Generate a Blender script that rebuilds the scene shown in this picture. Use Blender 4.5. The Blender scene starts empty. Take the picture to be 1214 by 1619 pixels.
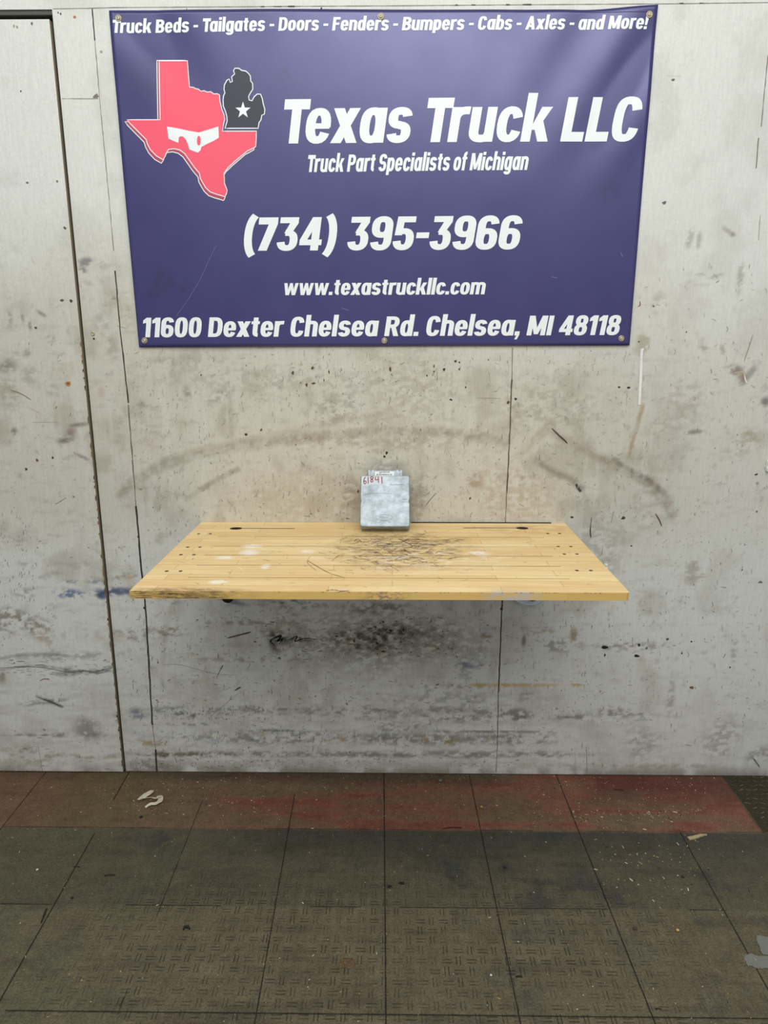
import bpy, bmesh, math, random
import numpy as np
from mathutils import Vector, Matrix
from mathutils.geometry import tessellate_polygon

# ------------------------------------------------------------------ camera
SC = bpy.context.scene
COL = SC.collection
FPX, PITCH, YAW, CAM_H, CX = 1123.0, math.radians(13.7), math.radians(.7), 1.49, 607.0
CAM_D = CAM_H / math.tan(PITCH + math.atan((1222 - 809.5) / FPX))
CAM = np.array([0, -CAM_D, CAM_H])
FW = np.array([-math.sin(YAW) * math.cos(PITCH), math.cos(YAW) * math.cos(PITCH), -math.sin(PITCH)])
RT = np.array([math.cos(YAW), math.sin(YAW), 0.0])
UP = np.cross(RT, FW)

def wall_at(x, y, Y=0.0):            # measured photo position -> point on the wall plane
    r = FW * FPX + RT * (x - CX) - UP * (y - 809.5)
    return CAM + r * ((Y - CAM[1]) / r[1])

def level_at(x, y, Z=0.0):           # measured photo position -> point on a level plane
    r = FW * FPX + RT * (x - CX) - UP * (y - 809.5)
    return CAM + r * ((Z - CAM[2]) / r[2])

cd = bpy.data.cameras.new('camera')
cam = bpy.data.objects.new('camera', cd)
COL.objects.link(cam)
M = Matrix(((RT[0], UP[0], -FW[0], CAM[0]), (RT[1], UP[1], -FW[1], CAM[1]), (RT[2], UP[2], -FW[2], CAM[2]), (0, 0, 0, 1)))
cam.matrix_world = M
cd.sensor_fit = 'VERTICAL'
cd.sensor_height = 24.0
cd.lens = FPX / 1619 * 24.0
cd.clip_start = .02
SC.camera = cam

# ------------------------------------------------------------------ light and exposure
wd = bpy.data.worlds.new('world')
SC.world = wd
wd.use_nodes = True
wd.node_tree.nodes['Background'].inputs[0].default_value = (.95, .98, 1.0, 1)
wd.node_tree.nodes['Background'].inputs[1].default_value = .44
SC.view_settings.view_transform = 'Standard'
SC.view_settings.look = 'None'
SC.view_settings.exposure = 0.0
SC.view_settings.gamma = 1.0
SC.view_settings.use_curve_mapping = False

def ceiling_lamp(name, x, y, z, sx, sy, power, tilt=0.0):
    ld = bpy.data.lights.new(name, 'AREA')
    ld.shape = 'RECTANGLE'
    ld.size, ld.size_y = sx, sy
    ld.energy = power
    ld.color = (1.0, 1.0, .95)
    o = bpy.data.objects.new(name, ld)
    o.location = (x, y, z)
    o.rotation_euler = (tilt, 0, 0)
    COL.objects.link(o)
    return o
ceiling_lamp('ceiling_light', -.1, -1.35, 3.35, 3.0, 1.0, 27, math.radians(18))
ceiling_lamp('ceiling_light', .3, -3.6, 3.6, 3.0, 1.6, 76, math.radians(20))

# ------------------------------------------------------------------ helpers
def lin(c):
    c = np.asarray(c, float) / 255.0
    return np.where(c <= .04045, c / 12.92, ((c + .055) / 1.055) ** 2.4)
def L4(c):
    a = lin(c)
    return (float(a[0]), float(a[1]), float(a[2]), 1.0)

def sstep(a, b, x):
    t = np.clip((x - a) / (b - a), 0, 1)
    return t * t * (3 - 2 * t)

def vnoise(x, y, sx, sy, seed, oct=4):
    """fractal value noise in 0..1"""
    out = np.zeros_like(x, dtype=float)
    amp, tot = 1.0, 0.0
    rs = np.random.RandomState(seed)
    for o in range(oct):
        g = rs.rand(257, 257)
        u = x / sx * 2 ** o + 37.3
        v = y / sy * 2 ** o + 51.7
        i = np.floor(u).astype(int)
        j = np.floor(v).astype(int)
        fu, fv = u - i, v - j
        fu, fv = fu * fu * (3 - 2 * fu), fv * fv * (3 - 2 * fv)
        i0, i1, j0, j1 = i % 257, (i + 1) % 257, j % 257, (j + 1) % 257
        out += amp * ((g[i0, j0] * (1 - fu) + g[i1, j0] * fu) * (1 - fv) + (g[i0, j1] * (1 - fu) + g[i1, j1] * fu) * fv)
        tot += amp
        amp *= .55
    return out / tot

class MB:
    """collects vertices, faces, per-vertex paint colours and material slots"""
    def __init__(self):
        self.v, self.f, self.c, self.m = [], [], [], []
    def add(self, vs, fs, col=(1, 1, 1), mat=0):
        b = len(self.v)
        self.v += [tuple(map(float, p)) for p in vs]
        self.c += [tuple(map(float, col))] * len(vs)
        self.f += [tuple(b + i for i in f) for f in fs]
        self.m += [mat] * len(fs)
    def poly(self, pts, col=(1, 1, 1), mat=0):
        self.add(pts, [tuple(range(len(pts)))], col, mat)
    def box(self, lo, hi, col=(1, 1, 1), mat=0):
        x0, y0, z0 = lo
        x1, y1, z1 = hi
        self.add([(x0, y0, z0), (x1, y0, z0), (x1, y1, z0), (x0, y1, z0), (x0, y0, z1), (x1, y0, z1), (x1, y1, z1), (x0, y1, z1)],
                 [(3, 2, 1, 0), (4, 5, 6, 7), (0, 1, 5, 4), (1, 2, 6, 5), (2, 3, 7, 6), (3, 0, 4, 7)], col, mat)
    def lathe(self, prof, o, axis, n=28, col=(1, 1, 1), mat=0, cap=True):
        a = Vector(axis).normalized()
        s = a.orthogonal().normalized()
        t = a.cross(s)
        vs, fs = [], []
        for r, h in prof:
            for k in range(n):
                q = 2 * math.pi * k / n
                vs.append(tuple(Vector(o) + a * h + (s * math.cos(q) + t * math.sin(q)) * r))
        for i in range(len(prof) - 1):
            for k in range(n):
                fs.append((i * n + k, i * n + (k + 1) % n, (i + 1) * n + (k + 1) % n, (i + 1) * n + k))
        if cap:
            fs.append(tuple(range(n))[::-1])
            fs.append(tuple((len(prof) - 1) * n + k for k in range(n)))
        self.add(vs, fs, col, mat)
    def build(self, name, mats, parent=None, smooth=False):
        me = bpy.data.meshes.new(name)
        me.from_pydata(self.v, [], self.f)
        for m in (mats if isinstance(mats, (list, tuple)) else [mats]):
            me.materials.append(m)
        me.polygons.foreach_set('material_index', self.m)
        a = me.color_attributes.new('paint', 'FLOAT_COLOR', 'POINT')
        c = np.ones((len(self.v), 4), np.float32)
        c[:, :3] = self.c
        a.data.foreach_set('color', c.ravel())
        if smooth:
            me.polygons.foreach_set('use_smooth', [True] * len(me.polygons))
        me.update()
        return link(name, me, parent)

def link(name, me, parent=None):
    o = bpy.data.objects.new(name, me)
    COL.objects.link(o)
    if parent:
        o.parent = parent
    return o

def tag(o, label=None, cat=None, group=None, kind=None):
    for k, v in (('label', label), ('category', cat), ('group', group), ('kind', kind)):
        if v:
            o[k] = v
    return o

def empty(name, loc=(0, 0, 0), rot=(0, 0, 0)):
    o = bpy.data.objects.new(name, None)
    o.location = loc
    o.rotation_euler = rot
    o.empty_display_size = .05
    COL.objects.link(o)
    return o

def catmull(pts, n=8, closed=False):
    P = [np.array(p, float) for p in pts]
    out = []
    N = len(P)
    for i in range(N if closed else N - 1):
        p0, p1, p2, p3 = (P[(i - 1) % N], P[i], P[(i + 1) % N], P[(i + 2) % N]) if closed else (P[max(i - 1, 0)], P[i], P[i + 1], P[min(i + 2, N - 1)])
        for k in range(n):
            t = k / n
            out.append(.5 * (2 * p1 + (p2 - p0) * t + (2 * p0 - 5 * p1 + 4 * p2 - p3) * t * t + (3 * p1 - p0 - 3 * p2 + p3) * t ** 3))
    if not closed:
        out.append(P[-1])
    return out

def ribbon(pts, a, b=None, closed=False):
    """flat stroke: returns 2-D verts and quads; pen half sizes a (x) and b (y); a may be a list"""
    P = [np.array(p, float) for p in pts]
    n = len(P)
    vs, fs = [], []
    for i in range(n):
        p, q = (P[(i - 1) % n], P[(i + 1) % n]) if closed else (P[max(i - 1, 0)], P[min(i + 1, n - 1)])
        d = q - p
        l = math.hypot(*d) or 1e-9
        nx, ny = -d[1] / l, d[0] / l
        wa = a[i] if isinstance(a, (list, tuple)) else a
        wb = wa if b is None else b
        vs += [(P[i][0] + nx * wa, P[i][1] + ny * wb), (P[i][0] - nx * wa, P[i][1] - ny * wb)]
    for i in range(n if closed else n - 1):
        j = (i + 1) % n
        fs.append((2 * i, 2 * i + 1, 2 * j + 1, 2 * j))
    return vs, fs

# ------------------------------------------------------------------ materials
class Nodes:
    def __init__(self, name):
        self.mat = bpy.data.materials.new(name)
        self.mat.use_nodes = True
        self.t = self.mat.node_tree
        self.bsdf = self.t.nodes['Principled BSDF']
    def n(self, typ, **kw):
        d = self.t.nodes.new(typ)
        for k, v in kw.items():
            if k.startswith('i_'):
                d.inputs[k[2:].replace('_', ' ')].default_value = v
            else:
                setattr(d, k, v)
        return d
    def l(self, a, b):
        self.t.links.new(a, b)
    def val(self, sock, v):
        if hasattr(v, 'is_output'):
            self.l(v, sock)
        else:
            sock.default_value = v
    def math(self, op, a, b=0.0, c=0.0, clamp=False):
        d = self.n('ShaderNodeMath', operation=op, use_clamp=clamp)
        for s, v in zip(d.inputs, (a, b, c)):
            self.val(s, v)
        return d.outputs[0]
    def mix(self, f, a, b, blend='MIX'):
        d = self.n('ShaderNodeMix', data_type='RGBA', blend_type=blend)
        self.val(d.inputs[0], f)
        self.val(d.inputs[6], a)
        self.val(d.inputs[7], b)
        return d.outputs[2]
    def ramp(self, f, a, b, lo=0.0, hi=1.0):
        d = self.n('ShaderNodeMapRange', clamp=True)
        self.val(d.inputs[0], f)
        for i, v in zip((1, 2, 3, 4), (a, b, lo, hi)):
            d.inputs[i].default_value = v
        return d.outputs[0]
    def obj(self):
        return self.n('ShaderNodeTexCoord').outputs['Object']
    def scaled(self, v, s):
        d = self.n('ShaderNodeMapping')
        self.l(v, d.inputs[0])
        d.inputs['Scale'].default_value = s
        return d.outputs[0]
    def noise(self, v, scale, detail=4.0, rough=.6):
        d = self.n('ShaderNodeTexNoise')
        self.l(v, d.inputs['Vector'])
        d.inputs['Scale'].default_value = scale
        d.inputs['Detail'].default_value = detail
        d.inputs['Roughness'].default_value = rough
        return d.outputs[0]
    def bump(self, h, strength=.3, dist=.001):
        d = self.n('ShaderNodeBump')
        d.inputs['Strength'].default_value = strength
        d.inputs['Distance'].default_value = dist
        self.l(h, d.inputs['Height'])
        self.l(d.outputs[0], self.bsdf.inputs['Normal'])
    def col(self, v):
        self.val(self.bsdf.inputs['Base Color'], v)
    def rough(self, v):
        self.val(self.bsdf.inputs['Roughness'], v)

def plain(name, rgb, rough=.5, metal=0.0, var=.12, scale=60.0, bump=0.0):
    N = Nodes(name)
    c = L4(rgb)
    f = N.noise(N.obj(), scale, 5)
    d = tuple(x * (1 - var) for x in c[:3]) + (1,)
    b = tuple(min(1, x * (1 + var)) for x in c[:3]) + (1,)
    N.col(N.mix(f, d, b))
    N.rough(rough)
    N.bsdf.inputs['Metallic'].default_value = metal
    if bump:
        N.bump(f, bump, .001)
    return N.mat

def painted_wall():
    N = Nodes('painted_plywood')
    o = N.obj()
    a = N.n('ShaderNodeAttribute', attribute_name='paint').outputs['Color']
    grain = N.noise(N.scaled(o, (1, 1, .06)), 210, 4, .65)
    fine = N.noise(o, 420, 3, .6)
    g = N.ramp(grain, .3, .72, .935, 1.045)
    h = N.math('MULTIPLY', N.ramp(fine, .3, .7, .91, 1.07), N.ramp(N.noise(o, 90, 5, .75), .3, .72, .93, 1.06))
    k = N.math('MULTIPLY', g, h)
    N.col(N.mix(1.0, a, k, 'MULTIPLY'))
    N.rough(.62)
    N.bsdf.inputs['Specular IOR Level'].default_value = .3
    N.bump(grain, .25, .0012)
    return N.mat

def floor_tile():
    N = Nodes('worn_rubber_tile')
    o = N.obj()
    a = N.n('ShaderNodeAttribute', attribute_name='paint').outputs['Color']
    ta = N.n('ShaderNodeAttribute', attribute_name='tread').outputs['Fac']
    warp = N.noise(o, 30, 2)
    sep = N.n('ShaderNodeSeparateXYZ')
    N.l(o, sep.inputs[0])
    cell = .0305
    u = N.math('DIVIDE', sep.outputs[0], cell)
    v = N.math('DIVIDE', sep.outputs[1], cell)
    par = N.math('MODULO', N.math('ADD', N.math('ADD', N.math('FLOOR', u), N.math('FLOOR', v)), 400.0), 2.0)
    fu = N.math('FRACT', N.math('ADD', u, 200.0))
    fv = N.math('FRACT', N.math('ADD', v, 200.0))
    def bars(p, q):   # three thin slits across p, length along q
        s = N.math('ABSOLUTE', N.math('SUBTRACT', N.math('FRACT', N.math('MULTIPLY', p, 3.4)), .5))
        m = N.math('GREATER_THAN', s, .34)
        e = N.math('LESS_THAN', N.math('ABSOLUTE', N.math('SUBTRACT', q, .5)), .40)
        e2 = N.math('LESS_THAN', N.math('ABSOLUTE', N.math('SUBTRACT', p, .47)), .36)
        return N.math('MULTIPLY', N.math('MULTIPLY', m, e), e2)
    bx = bars(fu, fv)
    by = bars(fv, fu)
    pat = N.math('ADD', N.math('MULTIPLY', bx, par), N.math('MULTIPLY', by, N.math('SUBTRACT', 1.0, par)))
    worn = N.ramp(N.noise(o, 11, 5, .7), .36, .60, .05, 1)
    pat = N.math('MULTIPLY', N.math('MULTIPLY', pat, worn), ta)
    g = N.math('MULTIPLY', N.ramp(N.noise(o, 210, 5, .75),   .28, .72, .46, 1.56), N.ramp(N.noise(o, 55, 5, .7), .3, .7, .80, 1.2))
    big = N.ramp(N.noise(o, 14, 5, .6), .3, .7, .62, .84)
    c = N.mix(1.0, a, N.math('MULTIPLY', g, big), 'MULTIPLY')
    c = N.mix(N.math('MULTIPLY', pat, .72), c, L4((26, 24, 19)))
    N.col(c)
    N.rough(N.ramp(N.noise(o, 25, 3), .3, .7, .62, .85))
    N.bsdf.inputs['Specular IOR Level'].default_value = .25
    hgt = N.math('SUBTRACT', N.math('MULTIPLY', N.noise(o, 260, 4), .5), pat)
    N.bump(hgt, .7, .0014)
    return N.mat

def butcher_block():
    N = Nodes('butcher_block_maple')
    o = N.obj()
    br = N.n('ShaderNodeTexBrick', offset=.37, offset_frequency=2, squash=1.0)
    N.l(N.scaled(o, (1, 1, 1)), br.inputs['Vector'])
    br.inputs['Color1'].default_value = L4((246, 219, 164))
    br.inputs['Color2'].default_value = L4((230, 195, 136))
    br.inputs['Mortar'].default_value = L4((186, 142, 84))
    br.inputs['Scale'].default_value = 1.0
    br.inputs['Mortar Size'].default_value = .0007
    br.inputs['Mortar Smooth'].default_value = .3
    br.inputs['Bias'].default_value = -.25
    br.inputs['Brick Width'].default_value = .41
    br.inputs['Row Height'].default_value = .0405
    grain = N.noise(N.scaled(o, (.05, 1, 1)), 190, 5, .65)
    c = N.mix(1.0, br.outputs[0], N.ramp(grain, .3, .72, .84, 1.09), 'MULTIPLY')
    broad = N.noise(N.scaled(o, (.4, 1, 1)), 9, 4)
    c = N.mix(N.ramp(broad, .42, .7, 0, .45), c, L4((218, 178, 114)))
    # the front edge is a darker, yellower lipping
    geo = N.n('ShaderNodeNewGeometry')
    sp = N.n('ShaderNodeSeparateXYZ')
    N.l(geo.outputs['True Normal'], sp.inputs[0])
    front = N.math('LESS_THAN', sp.outputs[1], -.6)
    c = N.mix(N.math('MULTIPLY', front, .75), c, L4((216, 176, 90)))
    def blotch(cx, cy, rx, ry, colr, amt, nscale=40.0, lo=.42, hi=.62, rot=0.0):
        nonlocal c
        m = N.n('ShaderNodeMapping', vector_type='TEXTURE')
        N.l(o, m.inputs[0])
        m.inputs['Location'].default_value = (cx, cy, .914)
        m.inputs['Rotation'].default_value = (0, 0, rot)
        m.inputs['Scale'].default_value = (rx, ry, 1.0)
        gr = N.n('ShaderNodeTexGradient', gradient_type='SPHERICAL')
        N.l(m.outputs[0], gr.inputs[0])
        nz = N.ramp(N.noise(N.scaled(o, (.45, 1, 1)), nscale, 6, .7), lo, hi)
        f = N.math('MULTIPLY', N.ramp(gr.outputs[1], 0, .55, 0, amt), nz)
        c = N.mix(f, c, L4(colr))
    blotch(.03, -.31, .24, .20, (58, 44, 32), .92, 62, .46, .66)
    blotch(.0, -.20, .17, .12, (70, 54, 40), .75, 90, .48, .66)
    blotch(.06, -.36, .34, .16, (250, 238, 214), .65, 30, .5, .62)
    blotch(.16, -.22, .10, .03, (48, 40, 32), .8, 120, .45, .6, .5)
    blotch(-.50, -.650, .20, .035, (118, 94, 66), .8, 70, .34, .62)
    blotch(.28, -.655, .08, .03, (196, 186, 176), .9, 110, .42, .52)
    blotch(-.02, -.655, .08, .012, (122, 108, 96), .8, 140, .45, .55)
    blotch(.43, -.08, .25, .07, (184, 132, 76), .5, 50)
    for (x, y, rx, ry) in ((-.395, -.335, .028, .028), (-.40, -.275, .03, .02), (-.455, -.385, .026, .016), (-.235, -.325, .02, .016), (-.425, -.583, .022, .016), (-.33, -.46, .012, .022), (.24, -.335, .035, .016)):
        blotch(x, y, rx * 1.25, ry * 1.25, (250, 244, 232), .85, 75, .36, .52)
    N.col(c)
    N.rough(.48)
    N.bsdf.inputs['Specular IOR Level'].default_value = .35
    N.bump(grain, .15, .0006)
    return N.mat

def cast_metal():
    N = Nodes('oxidised_cast_aluminium')
    o = N.obj()
    n1 = N.noise(o, 34, 7, .68)
    n2 = N.noise(N.scaled(o, (.5, 1.4, 1)), 18, 5, .6)
    n3 = N.noise(o, 260, 4)
    c = N.mix(N.ramp(n1, .34, .66), L4((142, 152, 159)), L4((186, 196, 204)))
    c = N.mix(N.ramp(n2, .52, .68, 0, .55), c, L4((112, 122, 130)))
    c = N.mix(N.ramp(n3, .60, .72, 0, .4), c, L4((130, 140, 146)))
    N.col(c)
    N.bsdf.inputs['Metallic'].default_value = .55
    N.rough(.5)
    N.bump(n3, .2, .0006)
    return N.mat

def vinyl():
    N = Nodes('purple_vinyl')
    o = N.obj()
    weave = N.n('ShaderNodeTexChecker')
    N.l(N.scaled(o, (1, 0, 1)), weave.inputs[0])
    weave.inputs['Scale'].default_value = 420
    n = N.noise(o, 7, 5, .6)
    c = N.mix(N.ramp(n, .3, .7), L4((43, 37, 94)), L4((49, 43, 100)))
    c = N.mix(N.math('MULTIPLY', weave.outputs[1], .07), c, L4((96, 92, 140)))
    for (x, z, r) in ((-.684, 1.66, .035), (-.63, 1.64, .02), (-.715, 1.62, .018), (-.30, 2.20, .025), (.62, 1.9, .03), (-.70, 2.2, .05)):
        m = N.n('ShaderNodeMapping', vector_type='TEXTURE')
        N.l(o, m.inputs[0])
        m.inputs['Location'].default_value = (x, 0, z)
        m.inputs['Scale'].default_value = (r * 1.4, 1, r * 1.4)
        gr = N.n('ShaderNodeTexGradient', gradient_type='SPHERICAL')
        N.l(m.outputs[0], gr.inputs[0])
        f = N.math('MULTIPLY', N.ramp(gr.outputs[1], 0, .7, 0, .7), N.ramp(N.noise(o, 60, 4), .42, .6))
        c = N.mix(f, c, L4((40, 36, 62)))
    N.col(c)
    N.rough(N.ramp(N.noise(o, 5, 4), .3, .7, .29, .36))
    N.bsdf.inputs['Specular IOR Level'].default_value = .85
    N.bsdf.inputs['IOR'].default_value = 1.68
    N.bsdf.inputs['Specular Tint'].default_value = (.66, .68, 1.0, 1)
    N.bump(weave.outputs[1], .1, .0003)
    return N.mat

def printed(name, rgb, dirt=.25):
    N = Nodes(name)
    o = N.obj()
    f = N.ramp(N.noise(o, 26, 5, .7), .55, .8, 0, dirt)
    N.col(N.mix(f, L4(rgb), tuple(x * .62 for x in L4(rgb)[:3]) + (1,)))
    N.rough(.45)
    return N.mat

def vertex_paint(name, rough=.6):
    N = Nodes(name)
    N.col(N.n('ShaderNodeAttribute', attribute_name='paint').outputs['Color'])
    N.rough(rough)
    return N.mat

M_WALL = painted_wall()
M_FLOOR = floor_tile()
M_WOOD = butcher_block()
M_METAL = cast_metal()
M_VINYL = vinyl()
M_WHITE = printed('white_print', (244, 249, 250), .16)
M_RED = printed('red_print', (252, 92, 116), .06)
M_DRED = printed('dark_red_print', (182, 74, 98), .08)
M_CHAR = printed('charcoal_print', (56, 60, 74), .1)
M_BRASS = plain('brass', (196, 182, 146), .4, .6, .2, 120)
M_SCREW = plain('zinc_screw', (214, 210, 196), .35, .6, .2, 200)
M_BLACK = plain('black_rubber', (22, 21, 22), .6, 0, .3, 80)
M_DARKGAP = plain('dark_gap', (24, 22, 22), .9, 0, .3, 20)
M_STEEL = plain('black_steel', (48, 48, 50), .5, .6, .2, 60)
M_DISC = plain('pale_grey_enamel', (206, 214, 228), .4, 0, .1, 40)
M_STICK = printed('paper_label', (238, 240, 238), .1)
M_INK = plain('black_ink', (40, 42, 44), .7)
M_MARKER = plain('red_marker', (150, 30, 44), .6, 0, .25, 300)
M_TAPE = plain('torn_white_tape', (212, 204, 184), .7, 0, .12, 90)
M_GTAPE = plain('worn_grey_tape', (116, 117, 110), .7, 0, .18, 60)
M_CHIP = vertex_paint('crumb_colours', .8)
M_PLASTIC = plain('white_plastic', (226, 226, 222), .45, 0, .06, 60)

# ------------------------------------------------------------------ wall
rnd = random.Random(7)
XGAP = -.9425                                     # right side of the door opening
ZTOP = float(wall_at(60, 15)[2])                  # underside of the header above the door
def mpp(px, py):                                   # metres per photo pixel on the wall
    return float(wall_at(px + 1, py)[0] - wall_at(px, py)[0])

def stain_rows():
    """soft stains of the wall: centre px, half sizes px, angle deg, colour, amount, noise threshold"""
    S = []
    a = S.append
    a((135, 415, 13, 8, 20, (118, 112, 118), .85, .35)); a((130, 428, 8, 5, 0, (110, 104, 110), .8, .35)); a((160, 420, 16, 11, 30, (170, 166, 164), .6, .4))
    a((137, 452, 10, 7, 0, (160, 156, 156), .5, .4)); a((180, 474, 7, 7, 0, (140, 134, 118), .8, .35)); a((163, 508, 14, 16, 0, (160, 156, 152), .6, .42))
    a((19, 502, 4, 11, 0, (134, 130, 128), .6, .3)); a((38, 500, 3, 10, 0, (124, 120, 118), .7, .3)); a((50, 513, 3, 9, 0, (112, 108, 104), .8, .3)); a((68, 496, 9, 3, -32, (116, 112, 112), .8, .25))
    a((14, 580, 16, 10, 10, (120, 114, 108), .75, .3)); a((45, 558, 9, 5, 40, (120, 116, 112), .6, .35)); a((15, 620, 18, 25, 0, (140, 134, 112), .55, .35)); a((83, 535, 7, 6, 30, (120, 114, 110), .6, .3))
    a((48, 595, 14, 14, 30, (140, 134, 116), .5, .35)); a((104, 586, 14, 12, 0, (190, 170, 140), .45, .3)); a((24, 682, 5, 8, -30, (100, 96, 96), .8, .3)); a((88, 618, 11, 11, 0, (150, 144, 136), .5, .38))
    a((124, 671, 22, 4, 5, (122, 104, 98), .85, .25)); a((113, 684, 14, 9, 55, (136, 116, 110), .8, .25)); a((104, 696, 12, 5, 8, (110, 96, 94), .85, .2)); a((133, 722, 12, 3, -28, (110, 104, 100), .7, .3))
    a((160, 620, 6, 8, 0, (186, 160, 136), .5, .3)); a((178, 550, 10, 20, 0, (150, 144, 128), .5, .35)); a((200, 495, 12, 22, 0, (170, 160, 124), .5, .4))
    # right of the banner
    a((1163, 585, 14, 8, -15, (128, 112, 98), .85, .28)); a((1172, 600, 8, 9, 0, (138, 120, 104), .8, .3)); a((1186, 590, 6, 16, -40, (142, 132, 124), .7, .35)); a((1210, 635, 7, 8, 0, (104, 100, 96), .85, .2))
    a((1133, 437, 13, 4, 18, (126, 122, 116), .6, .3)); a((1110, 440, 30, 13, 8, (168, 164, 156), .5, .45)); a((1152, 366, 18, 5, -30, (150, 144, 132), .65, .3)); a((1158, 371, 5, 5, 0, (128, 112, 92), .7, .25))
    a((1090, 378, 5, 14, -10, (158, 154, 146), .6, .3)); a((1105, 380, 4, 12, 0, (150, 146, 138), .6, .3)); a((1170, 440, 6, 26, 0, (150, 142, 132), .6, .36)); a((1043, 480, 13, 16, 10, (168, 160, 134), .55, .38))
    a((1017, 540, 9, 16, 0, (160, 146, 112), .6, .38)); a((1097, 683, 14, 4, 6, (118, 112, 110), .8, .25)); a((1080, 640, 40, 46, 0, (164, 154, 138), .45, .45)); a((1142, 554, 4, 9, 20, (150, 140, 122), .6, .3)); a((1113, 552, 9, 4, -20, (150, 140, 126), .6, .3))
    a((1180, 700, 34, 22, 20, (170, 160, 130), .5, .4)); a((1040, 680, 20, 12, 10, (172, 160, 128), .5, .4))
    # marks behind the desk and above it
    a((296, 622, 6, 14, 12, (142, 134, 124), .75, .3)); a((345, 628, 22, 11, 20, (150, 142, 128), .6, .38)); a((240, 690, 24, 24, 0, (176, 158, 142), .5, .38)); a((750, 760, 12, 14, 30, (150, 126, 106), .65, .36))
    a((225, 640, 12, 6, 0, (140, 134, 122), .6, .36)); a((560, 700, 170, 14, -3, (160, 148, 128), .5, .42)); a((700, 690, 110, 12, 3, (158, 146, 128), .55, .42)); a((860, 640, 90, 40, 0, (160, 152, 134), .5, .44))
    a((420, 600, 190, 16, 0, (156, 150, 136), .45, .42)); a((300, 570, 80, 10, 0, (164, 158, 146), .5, .42)); a((640, 620, 60, 60, 0, (160, 150, 134), .4, .42)); a((880, 580, 22, 26, 0, (216, 214, 206), .6, .4))
    a((530, 640, 44, 34, 0, (146, 140, 128), .55, .44)); a((500, 790, 110, 50, 0, (184, 168, 146), .5, .3)); a((820, 780, 70, 50, 0, (176, 158, 134), .5, .38)); a((640, 800, 18, 60, 0, (140, 132, 120), .7, .3)); a((664, 790, 12, 50, 0, (146, 138, 126), .6, .35))
    a((553, 790, 13, 44, 0, (140, 126, 108), .55, .35)); a((610, 740, 34, 12, 0, (146, 138, 126), .6, .3))
    # big soft haze of dirt at both sides of the desk
    a((945, 870, 40, 60, 0, (140, 136, 128), .45, .4)); a((1095, 905, 12, 24, 0, (150, 142, 132), .6, .38)); a((1030, 790, 30, 60, 0, (168, 154, 134), .4, .42))
    # blue paint rubbed off to the left of the desk
    a((120, 918, 28, 4, 0, (84, 100, 134), .8, .46)); a((115, 937, 26, 8, 0, (70, 92, 134), .9, .44)); a((185, 935, 44, 8, 0, (50, 74, 118), .95, .36)); a((200, 912, 26, 7, 0, (104, 116, 140), .75, .38)); a((163, 940, 8, 6, 0, (34, 58, 106), .95, .2)); a((192, 913, 36, 3, 0, (198, 150, 90), .85, .42)); a((40, 935, 20, 9, 0, (124, 120, 118), .6, .42)); a((155, 918, 20, 4, 0, (96, 108, 134), .7, .42))
    a((260, 952, 30, 5, 0, (84, 100, 130), .7, .42)); a((166, 905, 5, 28, 3, (160, 140, 96), .7, .38)); a((170, 960, 5, 10, 0, (120, 132, 118), .6, .38)); a((460, 955, 60, 8, 0, (70, 82, 116), .8, .5)); a((600, 962, 60, 12, 0, (84, 84, 96), .75, .44)); a((370, 952, 22, 4, -14, (120, 130, 150), .8, .1))
    # brown scraped patch low on the left
    a((20, 980, 34, 22, 0, (112, 102, 84), .8, .42)); a((62, 990, 20, 18, 0, (132, 122, 104), .75, .45)); a((70, 1003, 20, 12, -35, (176, 156, 132), .7, .42)); a((5, 1068, 8, 14, 0, (126, 118, 102), .8, .25))
    a((100, 1035, 90, 7, 2, (128, 122, 118), .6, .4)); a((140, 1060, 46, 4, 4, (96, 92, 92), .75, .36)); a((70, 1108, 40, 4, 8, (116, 112, 108), .7, .36)); a((142, 1151, 22, 21, 0, (124, 116, 108), .75, .24)); a((105, 1064, 12, 4, 0, (106, 122, 122), .6, .4))
    a((217, 1128, 14, 10, 0, (110, 112, 124), .8, .42)); a((212, 1003, 60, 12, 0, (130, 116, 96), .65, .46)); a((187, 1130, 6, 10, 0, (80, 82, 96), .7, .4)); a((90, 1160, 90, 4, 0, (100, 96, 90), .7, .42)); a((40, 1190, 60, 22, 0, (140, 130, 112), .55, .42)); a((150, 1193, 60, 5, 0, (150, 120, 78), .6, .44))
    # black soot and scraped paint beneath the desk
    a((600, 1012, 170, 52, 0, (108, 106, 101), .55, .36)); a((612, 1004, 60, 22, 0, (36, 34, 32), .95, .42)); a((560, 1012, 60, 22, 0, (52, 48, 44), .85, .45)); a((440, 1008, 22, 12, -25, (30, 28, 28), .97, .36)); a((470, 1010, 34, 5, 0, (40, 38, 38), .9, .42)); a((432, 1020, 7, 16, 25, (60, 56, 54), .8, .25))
    a((272, 997, 26, 10, 0, (128, 112, 86), .75, .42)); a((430, 1000, 40, 12, 0, (152, 124, 78), .7, .5)); a((380, 985, 60, 4, 0, (124, 108, 82), .7, .42)); a((330, 1034, 40, 4, 0, (160, 132, 84), .75, .42)); a((400, 1043, 130, 5, 0, (128, 116, 96), .6, .46)); a((560, 1018, 90, 20, 0, (146, 120, 76), .7, .53)); a((690, 1024, 46, 6, 0, (150, 126, 80), .75, .4)); a((640, 1000, 60, 14, 0, (66, 62, 56), .7, .4)); a((450, 975, 22, 26, 30, (140, 126, 98), .55, .46))
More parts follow.
